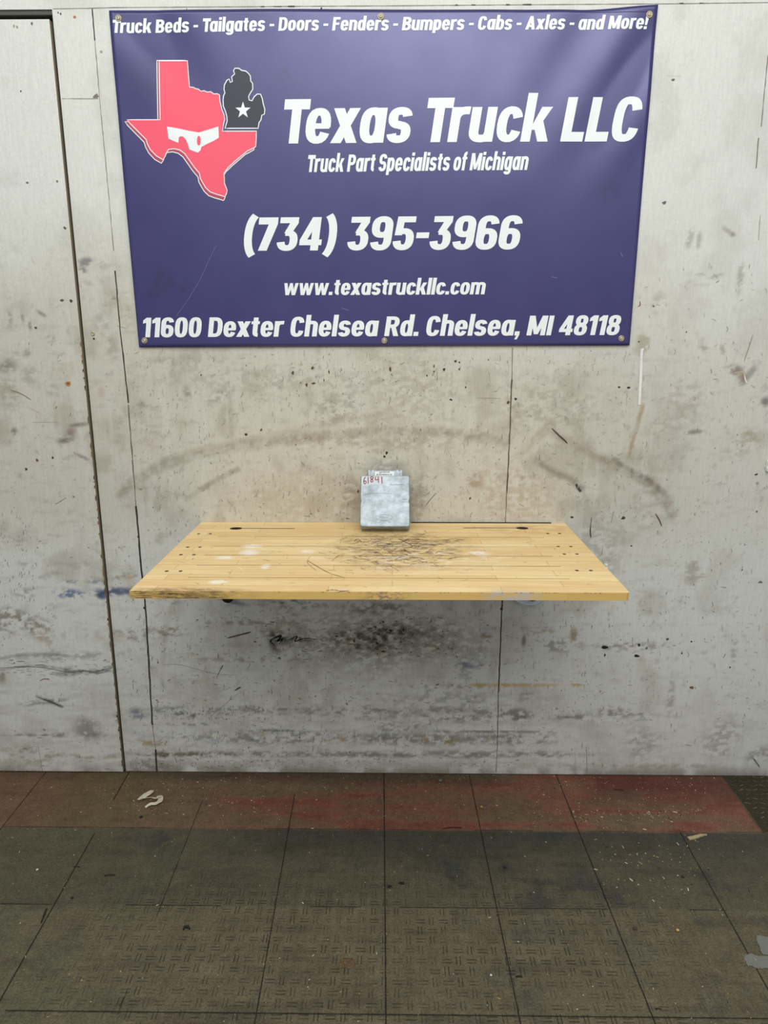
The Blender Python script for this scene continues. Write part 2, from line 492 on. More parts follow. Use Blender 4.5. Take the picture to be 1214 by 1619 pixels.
    a((770, 1005, 10, 6, 0, (146, 118, 74), .8, .36)); a((907, 1003, 6, 12, 0, (142, 116, 76), .8, .36)); a((880, 1020, 40, 12, 0, (118, 110, 100), .65, .45)); a((828, 1013, 4, 12, 0, (88, 66, 60), .8, .25)); a((850, 998, 30, 4, 0, (150, 128, 86), .7, .4)); a((1000, 1022, 70, 8, 0, (124, 118, 108), .65, .46)); a((736, 1055, 16, 22, 0, (122, 124, 132), .6, .42)); a((740, 1050, 22, 9, 0, (104, 116, 142), .7, .46))
    a((700, 1085, 110, 4, 0, (120, 118, 116), .7, .46)); a((818, 1083, 60, 3.0, 0, (196, 162, 96), .95, .22)); a((910, 1083, 10, 2.6, 0, (196, 162, 96), .9, .3)); a((760, 1083, 16, 3, 0, (190, 156, 94), .9, .3)); a((833, 1102, 22, 12, 0, (100, 108, 132), .65, .5)); a((700, 1108, 90, 20, 0, (128, 126, 124), .55, .44))
    a((300, 1126, 62, 12, 0, (92, 92, 94), .85, .42)); a((420, 1122, 80, 8, 0, (110, 108, 106), .7, .46)); a((560, 1126, 130, 10, 0, (112, 110, 106), .7, .44)); a((730, 1130, 110, 13, 0, (112, 108, 108), .7, .44)); a((822, 1130, 18, 14, 0, (88, 84, 80), .8, .38)); a((905, 1135, 32, 10, 0, (106, 106, 98), .8, .44)); a((975, 1128, 30, 9, 0, (112, 108, 100), .75, .42)); a((1015, 1132, 20, 8, 0, (110, 106, 98), .7, .44))
    a((300, 1145, 50, 3, 0, (80, 76, 70), .75, .4)); a((240, 1175, 30, 6, 0, (150, 126, 80), .7, .45)); a((420, 1166, 170, 13, 0, (112, 114, 120), .75, .45)); a((480, 1168, 160, 10, 0, (166, 142, 84), .75, .56)); a((660, 1168, 110, 13, 0, (104, 102, 98), .75, .42)); a((720, 1170, 90, 8, 0, (164, 142, 88), .75, .52)); a((820, 1168, 70, 11, 0, (108, 108, 116), .75, .46)); a((640, 1150, 40, 10, 0, (104, 98, 92), .65, .4)); a((230, 1173, 20, 3, 0, (176, 140, 78), .8, .3)); a((340, 1172, 20, 4, 0, (186, 190, 196), .7, .3)); a((500, 1157, 300, 1.6, 0, (196, 200, 202), .85, .42)); a((780, 1157, 120, 1.6, 0, (70, 66, 62), .75, .36)); a((430, 1155, 60, 1.6, 0, (60, 56, 54), .75, .3))
    a((290, 1192, 90, 6, 0, (96, 82, 58), .85, .4)); a((520, 1193, 240, 6, 0, (108, 104, 94), .75, .42)); a((760, 1192, 200, 7, 0, (116, 112, 100), .7, .42)); a((262, 1193, 24, 6, 0, (86, 66, 38), .9, .42)); a((240, 1210, 44, 12, 0, (116, 108, 96), .7, .32)); a((560, 1208, 340, 7, 0, (176, 174, 164), .75, .3)); a((1050, 1212, 120, 7, 0, (150, 142, 130), .6, .42)); a((1010, 1180, 30, 30, 0, (140, 132, 122), .5, .42)); a((1140, 1170, 30, 44, 0, (140, 132, 124), .55, .42)); a((1200, 1195, 24, 14, 30, (124, 116, 110), .7, .38)); a((1060, 1100, 6, 34, 0, (146, 140, 128), .6, .4)); a((1160, 1030, 6, 26, 0, (146, 138, 128), .5, .42)); a((1110, 910, 9, 4, 0, (170, 146, 108), .7, .3)); a((865, 1195, 12, 3, 0, (84, 78, 74), .7, .3))
    return S

def curve_stains():
    return [  # soft wiped swooshes: points, half width px, colour, amount
        ([(190, 782), (230, 752), (300, 722), (370, 706), (470, 694), (590, 682), (700, 684), (800, 700)], 9, (140, 130, 112), .55),
        ([(205, 760), (260, 728), (330, 708), (420, 690), (520, 668), (600, 655)], 6, (150, 140, 122), .45),
        ([(295, 790), (322, 771), (350, 755), (376, 742)], 5, (134, 124, 110), .6),
        ([(300, 712), (360, 697), (430, 686), (500, 672)], 6, (206, 200, 186), .5),
        ([(848, 730), (880, 748), (905, 760), (920, 772)], 8, (124, 114, 104), .7),
        ([(880, 688), (930, 715), (975, 738), (1020, 762), (1050, 790), (1062, 812)], 10, (146, 132, 114), .62),
        ([(970, 726), (1000, 745), (1030, 762), (1055, 785)], 5, (118, 108, 100), .7),
        ([(1016, 640), (1010, 665), (1002, 690), (994, 722)], 4, (166, 142, 104), .85),
        ([(870, 675), (840, 700), (820, 720)], 9, (158, 142, 120), .5),
        ([(930, 700), (900, 660), (880, 640)], 12, (158, 150, 136), .5),
        ([(1180, 690), (1214, 690)], 8, (160, 148, 112), .5),
        ([(0, 1058), (60, 1050), (110, 1057), (150, 1060), (180, 1052)], 1.8, (90, 86, 86), .85),
        ([(60, 1098), (84, 1108), (100, 1115)], 2.6, (70, 68, 70), .85),
        ([(0, 1040), (50, 1032), (120, 1036)], 3, (124, 120, 116), .6),
        ([(255, 1083), (262, 1000), (270, 960)], 5, (150, 144, 136), .3)]

def wall_color(x, z, seed=0):
    """albedo of the dirty white paint at wall points"""
    n1 = vnoise(x, z, .55, .45, 11 + seed, 5)
    n2 = vnoise(x, z, .10, .12, 12 + seed, 5)
    n3 = vnoise(x, z, .022, .20, 13 + seed, 4)
    n4 = vnoise(x, z, .06, .016, 14 + seed, 4)
    n5 = vnoise(x, z, .020, .020, 15 + seed, 3)
    base = lin((227, 228, 222))
    c = np.tile(base, x.shape + (1,))
    def over(colr, f):
        nonlocal c
        c = c * (1 - f[..., None]) + lin(colr) * f[..., None]
    dirt = sstep(1.90, 1.42, z + (n1 - .5) * .45)
    low = sstep(.98, .62, z + (n1 - .5) * .12)
    side = sstep(.72, 1.12, x + (n1 - .5) * .3)
    over((203, 200, 187), dirt * (1 - low) * (.92 - .35 * side))
    over((212, 213, 208), low * (.88 - .25 * side))
    over((160, 152, 134), dirt * sstep(.52, .75, n2) * .42 * (1 - .5 * side))
    over((214, 212, 204), dirt * sstep(.56, .78, n3) * .45)
    over((146, 138, 124), dirt * sstep(.55, .85, n4) * .22 * (1 - .4 * side))
    over((120, 114, 104), dirt * sstep(.66, .84, n5) * .25)
    bottom = sstep(.50, .12, z + (n1 - .5) * .2)
    over((172, 170, 164), bottom * .45 * sstep(.4, .65, n4) * (1 - .5 * side))
    over((206, 205, 199), bottom * .4)
    over((120, 112, 98), sstep(.05, .0, z) * sstep(.35, .6, n2) * .7)
    over((206, 205, 198), (1 - dirt) * sstep(.5, .75, n2) * .5)
    for (px, py, rx, ry, ang, colr, amt, th) in stain_rows():
        p = wall_at(px, py)
        m = mpp(px, py)
        R = max(rx, ry) * m * 1.7
        k = (np.abs(x - p[0]) < R) & (np.abs(z - p[2]) < R)
        if not k.any():
            continue
        ca, sa = math.cos(math.radians(ang)), math.sin(math.radians(ang))
        dx, dz = x[k] - p[0], z[k] - p[2]
        u, v = (dx * ca + dz * sa) / (rx * m), (-dx * sa + dz * ca) / (ry * m)
        d = np.sqrt(u * u + v * v)
        nn = vnoise(x[k], z[k], .018, .011, int(px * 7 + py) % 9000, 4)
        f = sstep(1.45, .35, d + (n2[k] - .5) * .9) * sstep(th, th + .2, nn) * amt * .9
        ck = c[k]
        c[k] = ck * (1 - f[:, None]) + lin(colr) * f[:, None]
    for pts, hw, colr, amt in curve_stains():
        q = [wall_at(*p) for p in catmull(pts, 6)]
        m = mpp(*pts[0])
        xs_, zs_ = [p[0] for p in q], [p[2] for p in q]
        R = hw * m * 2
        k = (x > min(xs_) - R) & (x < max(xs_) + R) & (z > min(zs_) - R) & (z < max(zs_) + R)
        if not k.any():
            continue
        xk, zk = x[k], z[k]
        d = np.full(xk.shape, 9.0)
        for a_, b_ in zip(q[:-1], q[1:]):
            ex, ez = b_[0] - a_[0], b_[2] - a_[2]
            t = np.clip(((xk - a_[0]) * ex + (zk - a_[2]) * ez) / (ex * ex + ez * ez + 1e-12), 0, 1)
            d = np.minimum(d, np.hypot(xk - a_[0] - t * ex, zk - a_[2] - t * ez))
        f = sstep(1.3, .3, d / (hw * m) + (n2[k] - .5) * .8) * amt * (.5 + .6 * sstep(.35, .6, n5[k]))
        f = np.clip(f * .75, 0, 1)
        ck = c[k]
        c[k] = ck * (1 - f[:, None]) + lin(colr) * f[:, None]
    return c

def grid_mesh(mb_v, mb_f, mb_c, xs, zs, y, colfun, keep=None):
    X, Z = np.meshgrid(xs, zs, indexing='ij')
    c = colfun(X, Z)
    b = sum(len(v) for v in mb_v)
    mb_v.append(np.stack([X, np.full_like(X, y), Z], -1).reshape(-1, 3))
    mb_c.append(c.reshape(-1, 3))
    nx, nz = len(xs), len(zs)
    i, j = np.meshgrid(np.arange(nx - 1), np.arange(nz - 1), indexing='ij')
    a = i * nz + j
    fs = np.stack([a, a + nz, a + nz + 1, a + 1], -1).reshape(-1, 4)
    if keep is not None:
        xc = .5 * (X[:-1, :-1] + X[1:, 1:]).ravel()
        zc = .5 * (Z[:-1, :-1] + Z[1:, 1:]).ravel()
        fs = fs[keep(xc, zc)]
    mb_f.append(fs + b)

def np_mesh(name, vs, fs, cs, mats, extra=None, attr=None):
    """big numpy quads plus an MB of small faces -> one object"""
    V = np.concatenate(vs)
    Fq = np.concatenate(fs)
    Cc = np.concatenate(cs)
    nb = len(V)
    faces = [tuple(f) for f in Fq.tolist()]
    if extra:
        V = np.concatenate([V, np.array(extra.v)])
        Cc = np.concatenate([Cc, np.array(extra.c)])
        faces += [tuple(i + nb for i in f) for f in extra.f]
    me = bpy.data.meshes.new(name)
    me.from_pydata(V.tolist(), [], faces)
    for m in mats:
        me.materials.append(m)
    if extra:
        mi = np.zeros(len(faces), np.int32)
        mi[len(Fq):] = extra.m
        me.polygons.foreach_set('material_index', mi)
    a = me.color_attributes.new('paint', 'FLOAT_COLOR', 'POINT')
    c4 = np.ones((len(V), 4), np.float32)
    c4[:, :3] = Cc
    a.data.foreach_set('color', c4.ravel())
    if attr is not None:
        nm, arr = attr
        full = np.zeros(len(V), np.float32)
        full[:len(arr)] = arr
        t = me.attributes.new(nm, 'FLOAT', 'POINT')
        t.data.foreach_set('value', full)
    me.update()
    return link(name, me)

LAYER = [0]
def nudge(y):                         # every mark lies a hair above the one before it
    LAYER[0] += 1
    return y - 4e-7 * (LAYER[0] % 2500)
def wall_stroke(mb, pts, w, colr, y=-.0006, jit=0.0, smooth=True):
    y = nudge(y)
    """paint stroke on the wall through measured points, full width w px"""
    q = [wall_at(*p) for p in (catmull(pts, 5) if smooth and len(pts) > 2 else pts)]
    m = mpp(*pts[0]) * .5
    n_ = max(1, len(q) - 1)
    ww = [max(.2, w + rnd.uniform(-jit, jit)) * m * ((.25 + .75 * math.sin(math.pi * min(1, max(0, i_ / n_))) ** .5) if smooth and w < 4 else 1) for i_ in range(len(q))]
    vs, fs = ribbon([(p[0], p[2]) for p in q], ww)
    mb.add([(a, y, b) for a, b in vs], fs, lin(colr))

def wall_chip(mb, px, py, r, colr, asp=1.0, ang=0.0, y=-.0005):
    y = nudge(y)
    p = wall_at(px, py)
    m = mpp(px, py)
    n = rnd.randint(6, 9)
    pts = []
    for k in range(n):
        t = 2 * math.pi * k / n
        rr = r * m * rnd.uniform(.55, 1.25)
        u, v = rr * math.cos(t) * asp, rr * math.sin(t)
        pts.append((p[0] + u * math.cos(ang) - v * math.sin(ang), y, p[2] + u * math.sin(ang) + v * math.cos(ang)))
    mb.poly(pts, lin(colr))

def random_marks(mb, box, count, kinds, size, y=-.0006):
    for _ in range(count):
        px, py = rnd.uniform(box[0], box[2]), rnd.uniform(box[1], box[3])
        colr, ang0, spread, kind = rnd.choice(kinds)
        f = rnd.uniform(.35, .92) if min(colr) > 40 else rnd.uniform(0, .4)
        bg = (184, 180, 168) if py < 830 else (160, 158, 150)
        colr = tuple(min(255, max(0, c + (g_ - c) * f + rnd.randint(-8, 8))) for c, g_ in zip(colr, bg))
        s = size * rnd.uniform(.3, 1.1) * (.5 if rnd.random() < .6 else 1)
        if kind == 'chip':
            wall_chip(mb, px, py, s * .17, colr, rnd.uniform(.6, 2.0), rnd.uniform(0, 3.1), y)
        else:
            a = math.radians(ang0 + rnd.uniform(-spread, spread))
            bend = rnd.uniform(-.15, .15) * s
            dx, dy = math.cos(a) * s, -math.sin(a) * s
            wall_stroke(mb, [(px, py), (px + dx * .5 - dy * .1 + bend, py + dy * .5), (px + dx, py + dy)], rnd.uniform(.35, .95), colr, y)

marks = MB()
DK, BR, TN, WH, GY = (64, 60, 56), (98, 78, 58), (174, 142, 94), (224, 223, 216), (112, 110, 110)
# panel seams: dark cracks of uneven width
def seam(pts, w, colr=(58, 54, 50), jit=.5, step=9):
    out = []
    for (x0, y0), (x1, y1) in zip(pts[:-1], pts[1:]):
        n = max(2, int(abs(y1 - y0) / step + abs(x1 - x0) / step))
        for k in range(n):
            t = k / n
            out.append((x0 + (x1 - x0) * t + rnd.uniform(-.35, .35), y0 + (y1 - y0) * t))
    out.append(pts[-1])
    wall_stroke(marks, out, w, colr, -.0008, jit, False)
seam([(146, 14), (150, 64)], 2.0)
seam([(150, 64), (158, 160)], 1.0, (128, 124, 116))
seam([(158, 160), (172, 310)], 1.0, (150, 147, 138))
seam([(172, 310), (180, 396)], .9, (134, 128, 112))
seam([(182, 428), (190, 520), (203, 637)], 2.0, (66, 60, 54))
seam([(203, 640), (209, 720), (215, 800)], 1.3, (92, 86, 78))
seam([(215, 800), (224, 905), (230, 960), (241, 1146)], 2.6, (62, 58, 54))
seam([(241, 1146), (246, 1185)], 1.0, (124, 118, 108)); seam([(246, 1185), (248, 1222)], 2.4, (56, 50, 44))
seam([(810, 550), (809, 600)], 1.0, (132, 124, 110)); seam([(809, 600), (806, 680), (801, 780)], 1.8, (84, 74, 62)); seam([(801, 780), (799, 826)], 1.0, (112, 104, 92))
seam([(794, 948), (791, 1020), (788, 1095)], 2.0, (66, 60, 56)); seam([(788, 1095), (786, 1180), (784, 1220)], 1.1, (104, 98, 90))
wall_chip(marks, 793, 962, 2.6, DK); wall_chip(marks, 219, 848, 2.4, DK); wall_chip(marks, 228, 961, 2.4, DK)
seam([(1214, 88), (1208, 150), (1203, 200)], 1.1, (130, 127, 118)); seam([(1199, 218), (1195, 266)], 1.2, (120, 117, 108)); seam([(1202, 340), (1199, 380)], .8, (168, 164, 156))
seam([(84, 14), (146, 13), (178, 12), (470, 10), (637, 9), (900, 7), (1060, 6), (1214, 4)], 1.0, (150, 146, 136), .4)
for a, b in ((412, 418), (432, 445), (455, 466), (720, 724), (745, 752), (800, 806), (826, 840), (1074, 1080), (1106, 1112)):
    yy = 13 - (a - 84) * .0076
    seam([(a, yy), (b, yy)], 1.6, (74, 70, 66))
seam([(295, 13), (295, 18)], 1.4, (110, 104, 96)); seam([(508, 12), (508, 17)], 2.0, DK)
seam([(98, 156), (156, 156)], 1.0, (178, 174, 164)); wall_chip(marks, 152, 152, 3, (126, 122, 112), 1.8, .5)
# specific marks
wall_stroke(marks, [(1014.5, 552), (1014, 560), (1012.5, 600), (1010.5, 640)], 4.2, (240, 242, 240), -.0012, .7)
wall_chip(marks, 1015, 553, 3.4, (240, 242, 240), 1, 0, -.0013)
for (x, y, r, asp, c) in ((617, 584, 4, .6, BR), (619, 592, 2, .4, BR), (520, 588, 3, .5, BR), (512, 601, 3, .4, BR), (485, 608, 3.4, .6, BR), (494, 582, 3, .8, BR), (463, 590, 3, .7, (90, 74, 60)), (475, 605, 1.6, .6, BR), (496, 606, 2, 1.6, BR), (686, 579, 2.6, .5, BR), (686, 588, 2.2, .7, BR), (702, 584, 2.4, 1.3, DK), (720, 571, 2.3, 1, DK), (726, 573, 1.5, 1, DK), (675, 594, 2, .7, DK), (736, 612, 1.8, .7, DK), (726, 584, 1.7, 1, DK), (803, 636, 3, .8, BR), (815, 631, 2, 1.6, DK), (713, 632, 2.2, 1.3, DK), (389, 687, 2.6, .9, (62, 52, 46)), (413, 680, 2.6, 1, (106, 98, 88)), (611, 716, 3, .7, (50, 44, 40)), (608, 722, 2.2, 1, (54, 48, 44)), (566, 777, 3, .6, BR), (743, 788, 3, .5, (96, 82, 66)), (772, 569, 1.6, 1, DK), (318, 593, 1.8, .9, BR), (978, 612, 1.6, 1.6, DK), (993, 613, 2.4, 1.6, (70, 60, 50)), (934, 555, 1, 1, DK),
                          (1010, 540, 1.4, 1, DK), (1033, 484, 1.8, 1, (110, 98, 86)), (1085, 525, 1.2, 1, DK), (1196, 750, 2, 1.5, DK), (1064, 126, 2, 1.3, (110, 106, 98)), (1050, 320, 2.6, 1.4, (110, 108, 104)), (46, 290, 2.2, 1, (110, 106, 96)), (93, 288, 1.8, 1, (120, 116, 106)), (36, 146, 1.2, 1, DK), (105, 361, 2, 1.3, (88, 84, 76)), (53, 40, 2.2, 1, (110, 106, 98)), (26, 44, 2.4, .6, (170, 167, 158)), (30, 45, 2, .8, (172, 170, 160)), (118, 27, 2.2, 1.4, (186, 130, 90)), (110, 606, 4.5, 1.2, (196, 140, 88)), (110, 606, 2.4, 1.4, (150, 92, 52)), (61, 727, 2.6, 1, (120, 86, 54)), (92, 20, 1.3, 1, DK), (96, 22, 1.6, 1.1, DK), (160, 82, 2, 1, (170, 166, 156)), (59, 518, 2.2, 1, (80, 76, 74)), (115, 476, 2, 1.4, (70, 64, 58)), (101, 475, 2.2, 1.5, (90, 86, 82)),
                          (956, 1024, 3.4, 1.6, (40, 38, 38)), (1007, 1037, 3, 1.5, (48, 44, 44)), (956, 1036, 2.4, .7, DK), (1010, 1020, 2.6, 1.2, (70, 68, 64)), (1022, 1025, 2.2, 1, GY), (1055, 1011, 2.6, 1, (108, 92, 72)), (1093, 1014, 1.6, .8, DK), (1078, 1033, 1.8, .8, DK), (1154, 1055, 1.6, .6, (44, 42, 44)), (1093, 1087, 3.4, 1.4, (124, 100, 70)), (1173, 901, 2, .6, (110, 80, 62)), (1166, 984, 1.6, .6, (150, 224, 210)), (1202, 920, 3, 1.2, (130, 122, 112)), (985, 819, 2.4, 1.6, (70, 66, 62)), (904, 818, 2, 1.4, DK), (1196, 809, 2, 1, (140, 120, 104)), (998, 863, 1.6, 1, (80, 84, 100)), (1128, 967, 1.2, 1, DK), (872, 1087, 2, 1, WH), (620, 1080, 2, 1, WH)):
    wall_chip(marks, x, y, r, c, asp, rnd.uniform(-.3, .3))
wall_stroke(marks, [(330, 683), (331, 691)], 1.8, (168, 42, 40)); wall_stroke(marks, [(1011, 476), (1012, 482), (1008, 485)], 1.4, (150, 50, 56))
wall_stroke(marks, [(183, 868), (185, 877)], 1.6, (150, 70, 66)); wall_stroke(marks, [(119, 713), (122, 718)], 1.4, (176, 80, 84)); wall_stroke(marks, [(85, 712), (88, 717)], 1.4, (196, 120, 156))
wall_stroke(marks, [(872, 677), (882, 687), (892, 696), (897, 701)], 2.6, (82, 74, 68)); wall_stroke(marks, [(911, 765), (914, 772), (918, 777)], 4, (74, 66, 60), -.0007, 1)
wall_stroke(marks, [(853, 719), (852.5, 728)], 2.2, (70, 66, 66)); wall_stroke(marks, [(690, 779), (680, 790), (672, 801)], 1.0, (104, 104, 108)); wall_stroke(marks, [(755, 629), (790, 630)], 1.2, (98, 92, 82)); wall_stroke(marks, [(904, 654), (915, 645), (930, 642)], 1.0, WH)
wall_stroke(marks, [(54, 667), (95, 667)], 1, (120, 118, 110)); wall_stroke(marks, [(20, 616), (36, 622), (52, 632)], 1.4, (150, 122, 84)); wall_stroke(marks, [(44, 641), (56, 647), (70, 654)], 1.4, (210, 200, 184)); wall_stroke(marks, [(90, 796), (107, 786)], 2.0, (112, 104, 98)); wall_stroke(marks, [(185, 515), (199, 519)], 1.4, (84, 78, 70))
wall_stroke(marks, [(358, 1009), (378, 1004), (397, 999)], 2.2, (76, 70, 62), -.0007, .7); wall_stroke(marks, [(334, 1135), (338, 1128), (382, 1092)], .4, (90, 84, 78)); wall_stroke(marks, [(300, 1021), (500, 1024)], .4, (84, 80, 74)); wall_stroke(marks, [(255, 1051), (285, 1051), (340, 1065), (380, 1067)], .4, (92, 88, 80)); wall_stroke(marks, [(350, 1057), (352, 1052), (342, 1072)], 1.0, (84, 80, 74))
wall_stroke(marks, [(371, 1092), (377, 1088), (381, 1086)], 2.4, (86, 84, 80)); wall_stroke(marks, [(380, 1122), (360, 1122)], 1.6, (48, 46, 46)); wall_stroke(marks, [(434, 1021), (428, 1012), (445, 1005), (438, 1014), (447, 1010), (441, 1018)], 3, (32, 30, 30), -.0007, 1.4); wall_stroke(marks, [(455, 1012), (470, 1006), (466, 1014), (482, 1009), (500, 1011)], 1.8, (44, 42, 42), -.0007, .8)
wall_stroke(marks, [(1036, 812), (1042, 822), (1046, 832)], 2.2, (110, 84, 70)); wall_stroke(marks, [(935, 818), (933, 838), (934, 850)], 1.8, (84, 78, 72), -.0007, .8); wall_stroke(marks, [(970, 808), (966, 826)], 1.6, (96, 86, 70), -.0007, .8); wall_stroke(marks, [(953, 862), (951, 878)], 1.8, (78, 74, 70), -.0007, .7)
wall_stroke(marks, [(876, 955), (877, 966)], 1.6, (70, 68, 66)); wall_stroke(marks, [(927, 1180), (928, 1219)], 1.6, (70, 62, 54)); wall_stroke(marks, [(909, 1190), (910, 1218)], 1.0, (92, 84, 74)); wall_stroke(marks, [(60, 1177), (67, 1227)], 1.6, (72, 66, 58))
wall_stroke(marks, [(1190, 1198), (1196, 1206), (1201, 1213)], 2.2, (120, 112, 106), -.0007, .8); wall_stroke(marks, [(1083, 1177), (1092, 1179)], 1.8, (96, 90, 82)); wall_stroke(marks, [(1190, 529), (1184, 548), (1176, 572)], 1.6, (164, 156, 146)); wall_stroke(marks, [(1132, 447), (1136, 444)], 2.8, (84, 82, 80))
wall_stroke(marks, [(1176, 588), (1178, 600), (1181, 606)], 2.2, (238, 236, 230)); wall_stroke(marks, [(1160, 590), (1174, 588), (1176, 596)], 3, (196, 180, 160))
wall_stroke(marks, [(53, 408), (57, 418)], 1.2, (130, 126, 120)); wall_stroke(marks, [(975, 736), (972, 770), (974, 800)], 1.4, (200, 196, 186), -.0007, .8); wall_stroke(marks, [(1055, 120), (1078, 120)], .8, (170, 166, 156)); wall_stroke(marks, [(0, 1125), (16, 1120), (0, 1118)], .8, GY)
# dense fields of scratches and chipped paint
kd_mid = [(DK, 90, 14, 's'), (DK, 0, 60, 'chip'), (BR, 90, 20, 'chip'), (BR, 90, 15, 's'), (WH, 60, 80, 's'), ((128, 120, 106), 80, 60, 's'), (GY, 40, 80, 's')]
kd_low = [(DK, 0, 10, 's'), (DK, 0, 60, 'chip'), (BR, 0, 14, 's'), (TN, 0, 20, 'chip'), (GY, 0, 40, 's'), (WH, 0, 40, 's'), (GY, 90, 10, 's')]
random_marks(marks, (210, 560, 800, 825), 420, kd_mid, 7)
random_marks(marks, (470, 570, 700, 700), 130, kd_mid, 8)
random_marks(marks, (480, 740, 570, 825), 90, [(DK, 90, 8, 's'), (BR, 90, 8, 's'), (BR, 90, 20, 'chip'), (DK, 0, 0, 'chip'), (WH, 90, 40, 's')], 9)
random_marks(marks, (800, 560, 1010, 830), 170, kd_mid, 6)
random_marks(marks, (1010, 480, 1214, 830), 60, [((150, 144, 132), 80, 40, 's'), (GY, 80, 60, 'chip'), (WH, 90, 30, 's')], 7)
random_marks(marks, (650, 760, 700, 825), 40, kd_mid, 7)
random_marks(marks, (150, 830, 320, 960), 80, kd_mid, 6)
random_marks(marks, (240, 955, 790, 1215), 620, kd_low, 9)
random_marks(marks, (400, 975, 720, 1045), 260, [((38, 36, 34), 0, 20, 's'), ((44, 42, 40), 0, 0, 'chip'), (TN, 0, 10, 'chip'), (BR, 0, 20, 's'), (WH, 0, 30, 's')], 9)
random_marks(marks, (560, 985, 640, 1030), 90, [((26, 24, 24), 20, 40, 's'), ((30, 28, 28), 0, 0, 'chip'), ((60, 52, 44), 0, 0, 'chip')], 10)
random_marks(marks, (240, 1118, 420, 1138), 240, [((70, 70, 72), 90, 20, 's'), ((76, 76, 78), 0, 40, 'chip')], 4.5)
random_marks(marks, (420, 1118, 960, 1142), 260, [((100, 98, 94), 90, 20, 's'), ((108, 104, 98), 0, 40, 'chip')], 4)
random_marks(marks, (290, 1157, 840, 1178), 240, [((120, 122, 130), 90, 6, 's'), ((184, 188, 192), 90, 6, 's'), ((176, 150, 92), 90, 10, 's'), ((96, 94, 92), 90, 8, 's')], 8)
random_marks(marks, (200, 1184, 420, 1218), 160, [((70, 58, 42), 0, 8, 's'), (BR, 0, 10, 'chip'), (DK, 90, 20, 's')], 7)
random_marks(marks, (420, 1186, 960, 1218), 200, [((96, 90, 80), 0, 8, 's'), ((120, 116, 106), 90, 10, 's'), (DK, 0, 14, 's')], 6)
random_marks(marks, (790, 955, 1040, 1150), 200, kd_low, 6)
random_marks(marks, (1030, 830, 1214, 1215), 120, [(GY, 30, 40, 's'), ((120, 112, 102), 0, 0, 'chip'), (DK, 0, 0, 'chip'), ((150, 144, 132), 90, 20, 's')], 4.5)
random_marks(marks, (980, 800, 1110, 960), 130, [(GY, 0, 0, 'chip'), ((90, 88, 86), 0, 0, 'chip'), (DK, 60, 60, 's')], 3.5)
random_marks(marks, (200, 20, 1200, 30), 3, [((190, 187, 178), 0, 20, 's')], 5)
hair = [((150, 144, 130), 90, 6, 's'), ((206, 203, 192), 90, 8, 's'), ((120, 114, 104), 90, 10, 's'), ((206, 203, 192), 40, 80, 's'), ((128, 122, 112), 30, 80, 's')]
random_marks(marks, (205, 552, 1010, 826), 900, hair, 10)
random_marks(marks, (1010, 420, 1214, 1200), 260, hair, 9)
random_marks(marks, (200, 950, 1010, 1215), 700, hair, 9)
jamb = [(DK, 0, 0, 'chip'), (BR, 0, 10, 's'), (GY, 70, 30, 's'), (TN, 0, 0, 'chip')]
random_marks(marks, (196, 970, 240, 1215), 70, jamb, 6)
random_marks(marks, (165, 560, 210, 900), 45, jamb, 5)

VS, FS, CS = [], [], []
xs = np.unique(np.round(np.concatenate([np.arange(-2.2, -1.45, .05), np.arange(-1.0, XGAP - .002, .01), [XGAP], np.arange(XGAP + .0045, 1.42, .0045), np.arange(1.45, 2.21, .05)]), 5))
zs = np.unique(np.round(np.concatenate([np.arange(0, 2.44, .0045), [ZTOP], np.arange(2.46, 3.0, .06), [3.0]]), 5))
grid_mesh(VS, FS, CS, xs, zs, 0.0, wall_color, lambda x, z: ~((x < XGAP) & (z < ZTOP)))
# reveals and dark backing of the door opening
dk = lin((30, 27, 26))
marks.add([(XGAP, 0, 0), (XGAP, .09, 0), (XGAP, .09, ZTOP), (XGAP, 0, ZTOP)], [(0, 1, 2, 3)], lin((150, 146, 136)))
marks.add([(-2.2, 0, ZTOP), (XGAP, 0, ZTOP), (XGAP, .09, ZTOP), (-2.2, .09, ZTOP)], [(0, 1, 2, 3)], lin((120, 116, 110)))
marks.add([(-2.2, .09, 0), (XGAP, .09, 0), (XGAP, .09, ZTOP), (-2.2, .09, ZTOP)], [(0, 1, 2, 3)], dk)
marks.box((-2.2, .004, ZTOP - .011), (XGAP - .0005, .012, ZTOP), lin((92, 92, 90)))
marks.add([(-2.2, 0, ZTOP), (2.2, 0, 3), (2.2, .12, 3), (-2.2, .12, 3), (2.2, 0, 0), (2.2, .12, 0), (-2.2, .12, 0)], [(2, 1, 4, 5), (3, 2, 5, 6)], lin((200, 198, 192)))
wall = np_mesh('wall_back', VS, FS, CS, [M_WALL], marks)
tag(wall, kind='structure')

